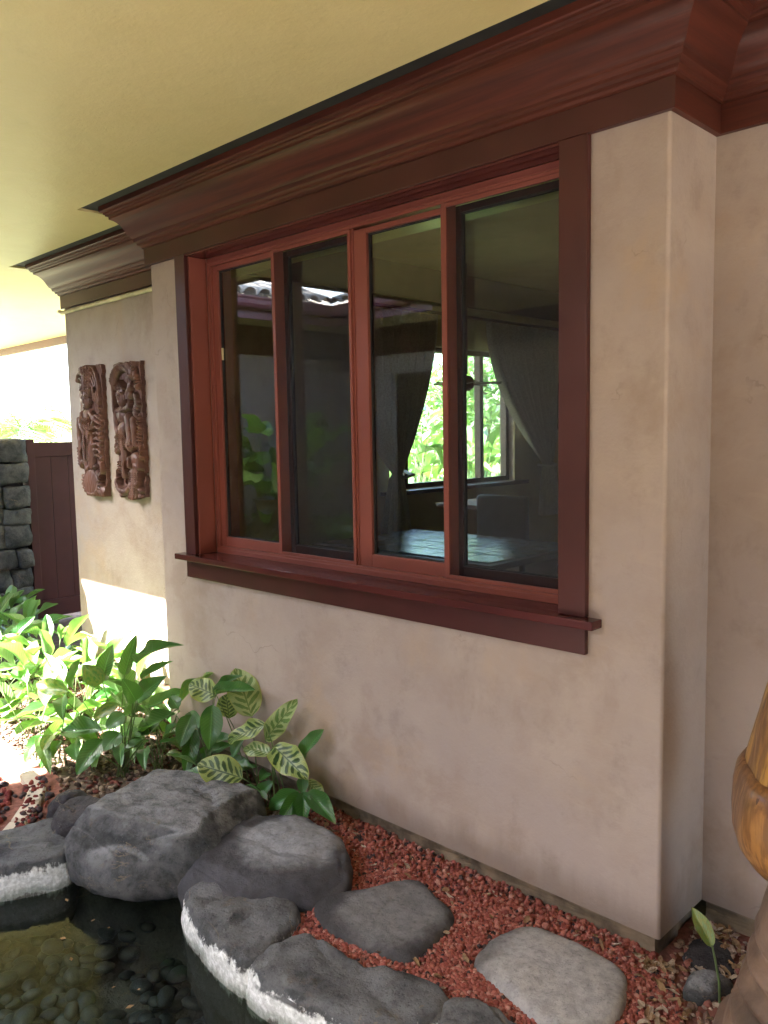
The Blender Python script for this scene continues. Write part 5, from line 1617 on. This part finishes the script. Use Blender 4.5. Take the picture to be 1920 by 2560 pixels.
for k in range(6): stroke(H, u, v, [(0.08, 1.56 + 0.035 * k), (0.18, 1.55 + 0.04 * k), (0.26, 1.58 + 0.03 * k)], 0.018, 0.022, 0.022, 0.04)
ell(H, u, v, 0.73, 1.52, 0.17, 0.13, 0.038)
stroke(H, u, v, [(0.58, 1.5), (0.56, 1.62), (0.68, 1.60)], 0.05, 0.04); stroke(H, u, v, [(0.88, 1.5), (0.90, 1.63), (0.76, 1.60)], 0.055, 0.04)
stroke(H, u, v, [(0.70, 1.62), (0.68, 1.50)], 0.035, 0.05, 0.03)
stroke(H, u, v, [(0.74, 1.68), (0.72, 1.85), (0.66, 2.0), (0.62, 2.12)], 0.17, 0.032, 0.025)
for k in range(5): stroke(H, u, v, [(0.60 + 0.07 * k, 1.70), (0.58 + 0.07 * k, 1.9), (0.54 + 0.06 * k, 2.1)], 0.016, 0.014, 0.048, 0.035)
tail = arc(0.36, 1.86, 0.25, 0.35, 3.2, 18, 0.16)
stroke(H, u, v, tail, 0.075, 0.04, 0.02); stroke(H, u, v, tail, 0.045, 0.012, 0.055, 0.035)
stroke(H, u, v, [(0.10, 1.9), (0.06, 1.78), (0.10, 1.68)], 0.045, 0.03, 0.02, 0, 0.02)
ell(H, u, v, 0.34, 2.07, 0.30, 0.08, 0.025)
for k in range(4): ell(H, u, v, 0.82 + 0.05 * (k % 2), 1.93 + 0.05 * k, 0.08, 0.05, 0.03, 0.5)
for h_ in ((0.16, 0.46, 0.05, 0.12), (0.13, 0.75, 0.03, 0.14), (0.22, 0.55, 0.03, 0.05), (0.70, 0.70, 0.04, 0.05), (0.68, 1.0, 0.02, 0.10), (0.84, 1.1, 0.02, 0.08), (0.22, 1.46, 0.06, 0.035), (0.29, 1.72, 0.03, 0.07), (0.45, 1.62, 0.05, 0.09), (0.48, 1.40, 0.03, 0.05), (0.17, 1.78, 0.03, 0.05), (0.92, 1.75, 0.03, 0.06), (0.36, 1.86, 0.10, 0.05), (0.62, 0.62, 0.015, 0.03)):
    hole(Mk, u, v, *h_)
edge = 0.035 * np.sin(v * 17 + 2) * 0.5 + 0.02 * np.sin(v * 39)
Mk &= (u > 0.02 + edge * 0.6 - np.minimum(0, 0.02)) & (u < 0.975 + edge * 0.6)
Mk &= v > 0.025 + 0.02 * np.abs(np.sin(u * 16))
Mk &= v < 2.14 - 0.05 * np.abs(np.sin(u * 5))
p2 = thing('carved_panel', 'right carved wooden wall panel, with a scaled tail at its foot', 'carving', (-3.68, D, 1.2))
relief('relief', p2, H, Mk, -3.862, 2.080, 0.350, 0.88, 8, MAT['carved'])

# ---------------------------------------------------------------- wooden statue at the right edge
def m_koa(name, ka=(0.17, 0.065, 0.02), kb=(0.52, 0.27, 0.05)):
    t = NT(name)
    p = t.pos()
    g = t.noise(t.mapping(p, (9, 9, 2.2)), 1.0, 6, 0.62, 1.2)
    f = t.noise(t.mapping(p, (70, 70, 5)), 1.0, 4)
    col = t.mix(t.ramp(g, 0.36, 0.62), ka, kb)
    col = t.mix(t.math('MULTIPLY', t.ramp(f, 0.42, 0.62), 0.6), col, (0.09, 0.035, 0.015))
    crk = t.noise(t.mapping(p, (45, 45, 2.0)), 1.0, 3, 0.5)
    col = t.mix(t.math('MULTIPLY', t.ramp(crk, 0.66, 0.70), 0.8), col, (0.04, 0.018, 0.01))
    t.base(col); t.rough(t.math('MULTIPLY_ADD', f, 0.3, 0.25)); t.spec(0.4)
    t.b.inputs['Coat Weight'].default_value = 0.2; t.b.inputs['Coat Roughness'].default_value = 0.22
    t.bump(t.noise(p, 18, 4), 0.2, 0.01)
    return t.m
MAT['koa'] = m_koa('golden_koa')
MAT['koa_lobe'] = m_koa('brown_koa', (0.13, 0.055, 0.022), (0.34, 0.16, 0.045))
MAT['koa_dark'] = m_wood('weathered_koa', (0.16, 0.075, 0.035), (0.24, 0.12, 0.06), 0.5, 1.0, 0.1)
SC = (0.60, -0.2, GZ)
st = thing('statue', 'glossy golden brown carved wooden statue standing in the wall corner', 'statue', SC)
base = []
for i in range(60):
    zz = 0.64 * i / 59
    r = 0.335 - 0.15 * (zz / 0.58) ** 1.0
    if 0.20 < zz < 0.44: r += 0.011 * math.sin(zz * 92) - 0.006
    elif zz < 0.12: r += 0.02
    elif zz < 0.19: r += 0.004
    base.append((r, zz))
lathe('pedestal', base, SC, m_simple('weathered_koa_base', (0.135, 0.085, 0.058), 0.6, 0.5, 7, 0.6, coords='pos'), st, 48, 0.04)
upper = [(0.12, 0.54), (0.21, 0.545), (0.255, 0.565), (0.285, 0.60), (0.298, 0.64), (0.30, 0.68), (0.294, 0.72), (0.286, 0.755), (0.279, 0.77), (0.275, 0.785), (0.262, 0.84), (0.246, 0.90), (0.228, 0.97), (0.207, 1.02), (0.188, 1.07), (0.178, 1.14), (0.18, 1.24), (0.19, 1.34), (0.17, 1.45), (0.10, 1.52), (0.03, 1.54)]
upper = [(r * 0.95, z + 0.08) for r, z in upper]
lathe('body', [(0.24, 0.74)] + [q for q in upper if q[1] > 0.82], SC, MAT['koa'], st, 48, 0.10)
lathe('lower_lobe', [(0.11, 0.60), (0.20, 0.605), (0.245, 0.625), (0.276, 0.665), (0.291, 0.71), (0.294, 0.755), (0.292, 0.80), (0.284, 0.835), (0.270, 0.855), (0.245, 0.862)], SC, MAT['koa_lobe'], st, 48, 0.10)

# ---------------------------------------------------------------- things inside the room
def curtain(label, y_in, y_out, y_tie, x, seed):
    t = thing('curtain', label, 'curtain', (x, y_out, 0.4))
    V, F = [], []
    nu, nv = 70, 46
    ztop, ztie, zbot = 2.72, 1.2, 0.62
    for j in range(nv + 1):
        z = ztop + (zbot - ztop) * j / nv
        if z > ztie:
            s = (ztop - z) / (ztop - ztie)
            k = s ** 1.7
            yi = y_in + (y_tie - y_in) * k; yo = y_out + (y_tie + (0.09 if y_out > y_in else -0.09) - y_out) * (s ** 3)
        else:
            s = (ztie - z) / (ztie - zbot)
            w = 0.05 + 0.12 * s
            sg = 1 if y_out > y_in else -1
            yi = y_tie - sg * w * 0.6; yo = y_tie + sg * (0.09 + w)
        for i in range(nu + 1):
            f = i / nu
            y = yi + (yo - yi) * f
            tight = min(1, abs(yo - yi) / 0.5)
            dx = (0.035 * tight + 0.02) * math.sin(f * 58 + 0.6 * math.sin(z * 2 + seed)) + 0.012 * math.sin(f * 23 + z * 3)
            V.append((x + dx, y, z))
    m = nu + 1
    for j in range(nv):
        for i in range(nu):
            F.append((j * m + i, (j + 1) * m + i, (j + 1) * m + i + 1, j * m + i + 1))
    put_np('drape', V, F, MAT['curtain'], t)
    bm = bmesh.new()
    tube_into(bm, [(x - 0.07, y_tie - .05, 1.2), (x + 0.08, y_tie - 0.03, 1.18), (x + 0.09, y_tie + 0.07, 1.2), (x - 0.07, y_tie + 0.12, 1.23)], 0.016, 0.016, 6)
    put('tieback', bm, MAT['curtain'], t, True)
curtain('grey curtain tied back on the right of the far garden window', 4.62, 5.95, 5.74, EX + 0.36, 1)
curtain('grey curtain tied back on the left of the far garden window', 3.82, 2.7, 3.32, EX + 0.36, 2)
rod = thing('curtain_rod', 'dark curtain rod above the far garden window', 'curtain rod', (EX + 0.36, 4.3, 2.74))
bm = bmesh.new(); tube_into(bm, [(EX + 0.36, 2.5, 2.745), (EX + 0.36, 6.1, 2.745)], 0.016, 0.016, 8); put('pole', bm, MAT['dark_wood'], rod, True)
for y in (2.48, 6.12):
    bm = bmesh.new(); bmesh.ops.create_icosphere(bm, subdivisions=2, radius=0.035); bmesh.ops.translate(bm, verts=bm.verts, vec=(EX + 0.36, y, 2.745)); put('finial', bm, MAT['dark_wood'], rod, True)
tb = thing('table', 'dining table with a slate tiled top just inside the window', 'table', (-2.95, 2.45, 0.05))
for i in range(6):
    for j in range(4):
        x0, y0 = -3.75 + i * 0.275, 1.9 + j * 0.275
        box('slate_tile', x0 + 0.004, x0 + 0.271, y0 + 0.004, y0 + 0.271, 0.742, 0.752 + 0.002 * ((i * 3 + j) % 3), MAT['slate'], tb, 0.003)
box('table_top', -3.8, -2.05, 1.85, 3.05, 0.70, 0.741, MAT['dark_wood'], tb, 0.006)
for x in (-3.7, -2.15):
    for y in (1.95, 2.95):
        box('leg', x - 0.04, x + 0.04, y - 0.04, y + 0.04, 0.05, 0.699, MAT['dark_wood'], tb, 0.006)
def chair(x, y, rz, label):
    t = thing('chair', label, 'chair', (x, y, 0.05), 'black leather chairs at the dining table')
    def part(nm, x0, x1, y0, y1, z0, z1, mat, bev=0.02):
        bm = bmesh.new(); box_into(bm, x0, x1, y0, y1, z0, z1, bev)
        me = bpy.data.meshes.new(nm); bm.to_mesh(me); bm.free()
        me.polygons.foreach_set('use_smooth', [True] * len(me.polygons))
        link(nm, me, MAT[mat], t)
    part('seat', -0.24, 0.24, -0.24, 0.24, 0.40, 0.48, 'leather')
    part('backrest', -0.25, 0.25, 0.20, 0.28, 0.46, 0.98, 'leather', 0.035)
    for a in (-0.2, 0.2):
        for b in (-0.2, 0.22):
            part('leg', a - 0.02, a + 0.02, b - 0.02, b + 0.02, 0.0, 0.405, 'dark_wood', 0.004)
    t.rotation_euler = (0, 0, rz)
chair(-3.2, 3.35, 0.15, 'black leather chair at the far side of the slate table')
chair(-2.2, 3.45, -0.2, 'black leather chair behind the table near the right screen')
chair(-1.55, 2.6, -1.6, 'black leather chair at the right end of the slate table')
sd = thing('side_table', 'small pale side table under the far garden window', 'side table', (EX + 0.75, 4.0, 0.05))
box('table_top', EX + 0.5, EX + 1.0, 3.65, 4.35, 0.88, 0.92, MAT['paving'], sd, 0.008)
for y in (3.72, 4.28):
    box('leg', EX + 0.72, EX + 0.78, y - 0.03, y + 0.03, 0.05, 0.879, MAT['paving'], sd, 0.005)
sofa = thing('armchair', 'dark high backed armchair in the shadow at the right of the room', 'armchair', (-2.3, 4.75, 0.05))
box('backrest', -2.75, -1.75, 5.0, 5.25, 0.35, 1.02, MAT['leather'], sofa, 0.08)
box('seat', -2.75, -1.75, 4.3, 5.0, 0.2, 0.5, MAT['leather'], sofa, 0.06)
box('arm', -2.9, -2.74, 4.3, 5.2, 0.05, 0.68, MAT['leather'], sofa, 0.05)
box('arm', -1.76, -1.6, 4.3, 5.2, 0.05, 0.68, MAT['leather'], sofa, 0.05)
pf = thing('picture', 'framed dark picture hanging on the far wall right of the curtain', 'picture', (EX + 0.2, 6.25, 1.6))
box('picture_frame', EX + 0.2, EX + 0.235, 6.05, 6.5, 1.6, 2.15, MAT['dark_wood'], pf, 0.006)
box('print', EX + 0.2355, EX + 0.239, 6.11, 6.44, 1.66, 2.09, MAT['print'], pf)
fan = thing('ceiling_fan', 'dark ceiling fan hanging in front of the far garden window', 'ceiling fan', (-4.0, 4.05, 2.5))
bm = bmesh.new(); tube_into(bm, [(-4.0, 4.05, 3.2), (-4.0, 4.05, 2.15)], 0.012, 0.012, 8); put('rod', bm, MAT['dark_wood'], fan, True)
lathe('hub', [(0.02, 0.12), (0.06, 0.1), (0.08, 0.05), (0.07, 0.0), (0.03, -0.03)], (-4.0, 4.05, 2.02), MAT['dark_wood'], fan, 20)
for k in range(5):
    a = k * 2 * math.pi / 5 + 0.5
    bm = bmesh.new(); box_into(bm, 0.07, 0.34, -0.05, 0.05, -0.005, 0.005, 0.004)
    bmesh.ops.rotate(bm, verts=bm.verts, cent=(0, 0, 0), matrix=Matrix.Rotation(a, 3, 'Z') @ Matrix.Rotation(0.2, 3, 'X'))
    bmesh.ops.translate(bm, verts=bm.verts, vec=(-4.0, 4.05, 2.06))
    put('blade', bm, MAT['dark_wood'], fan)
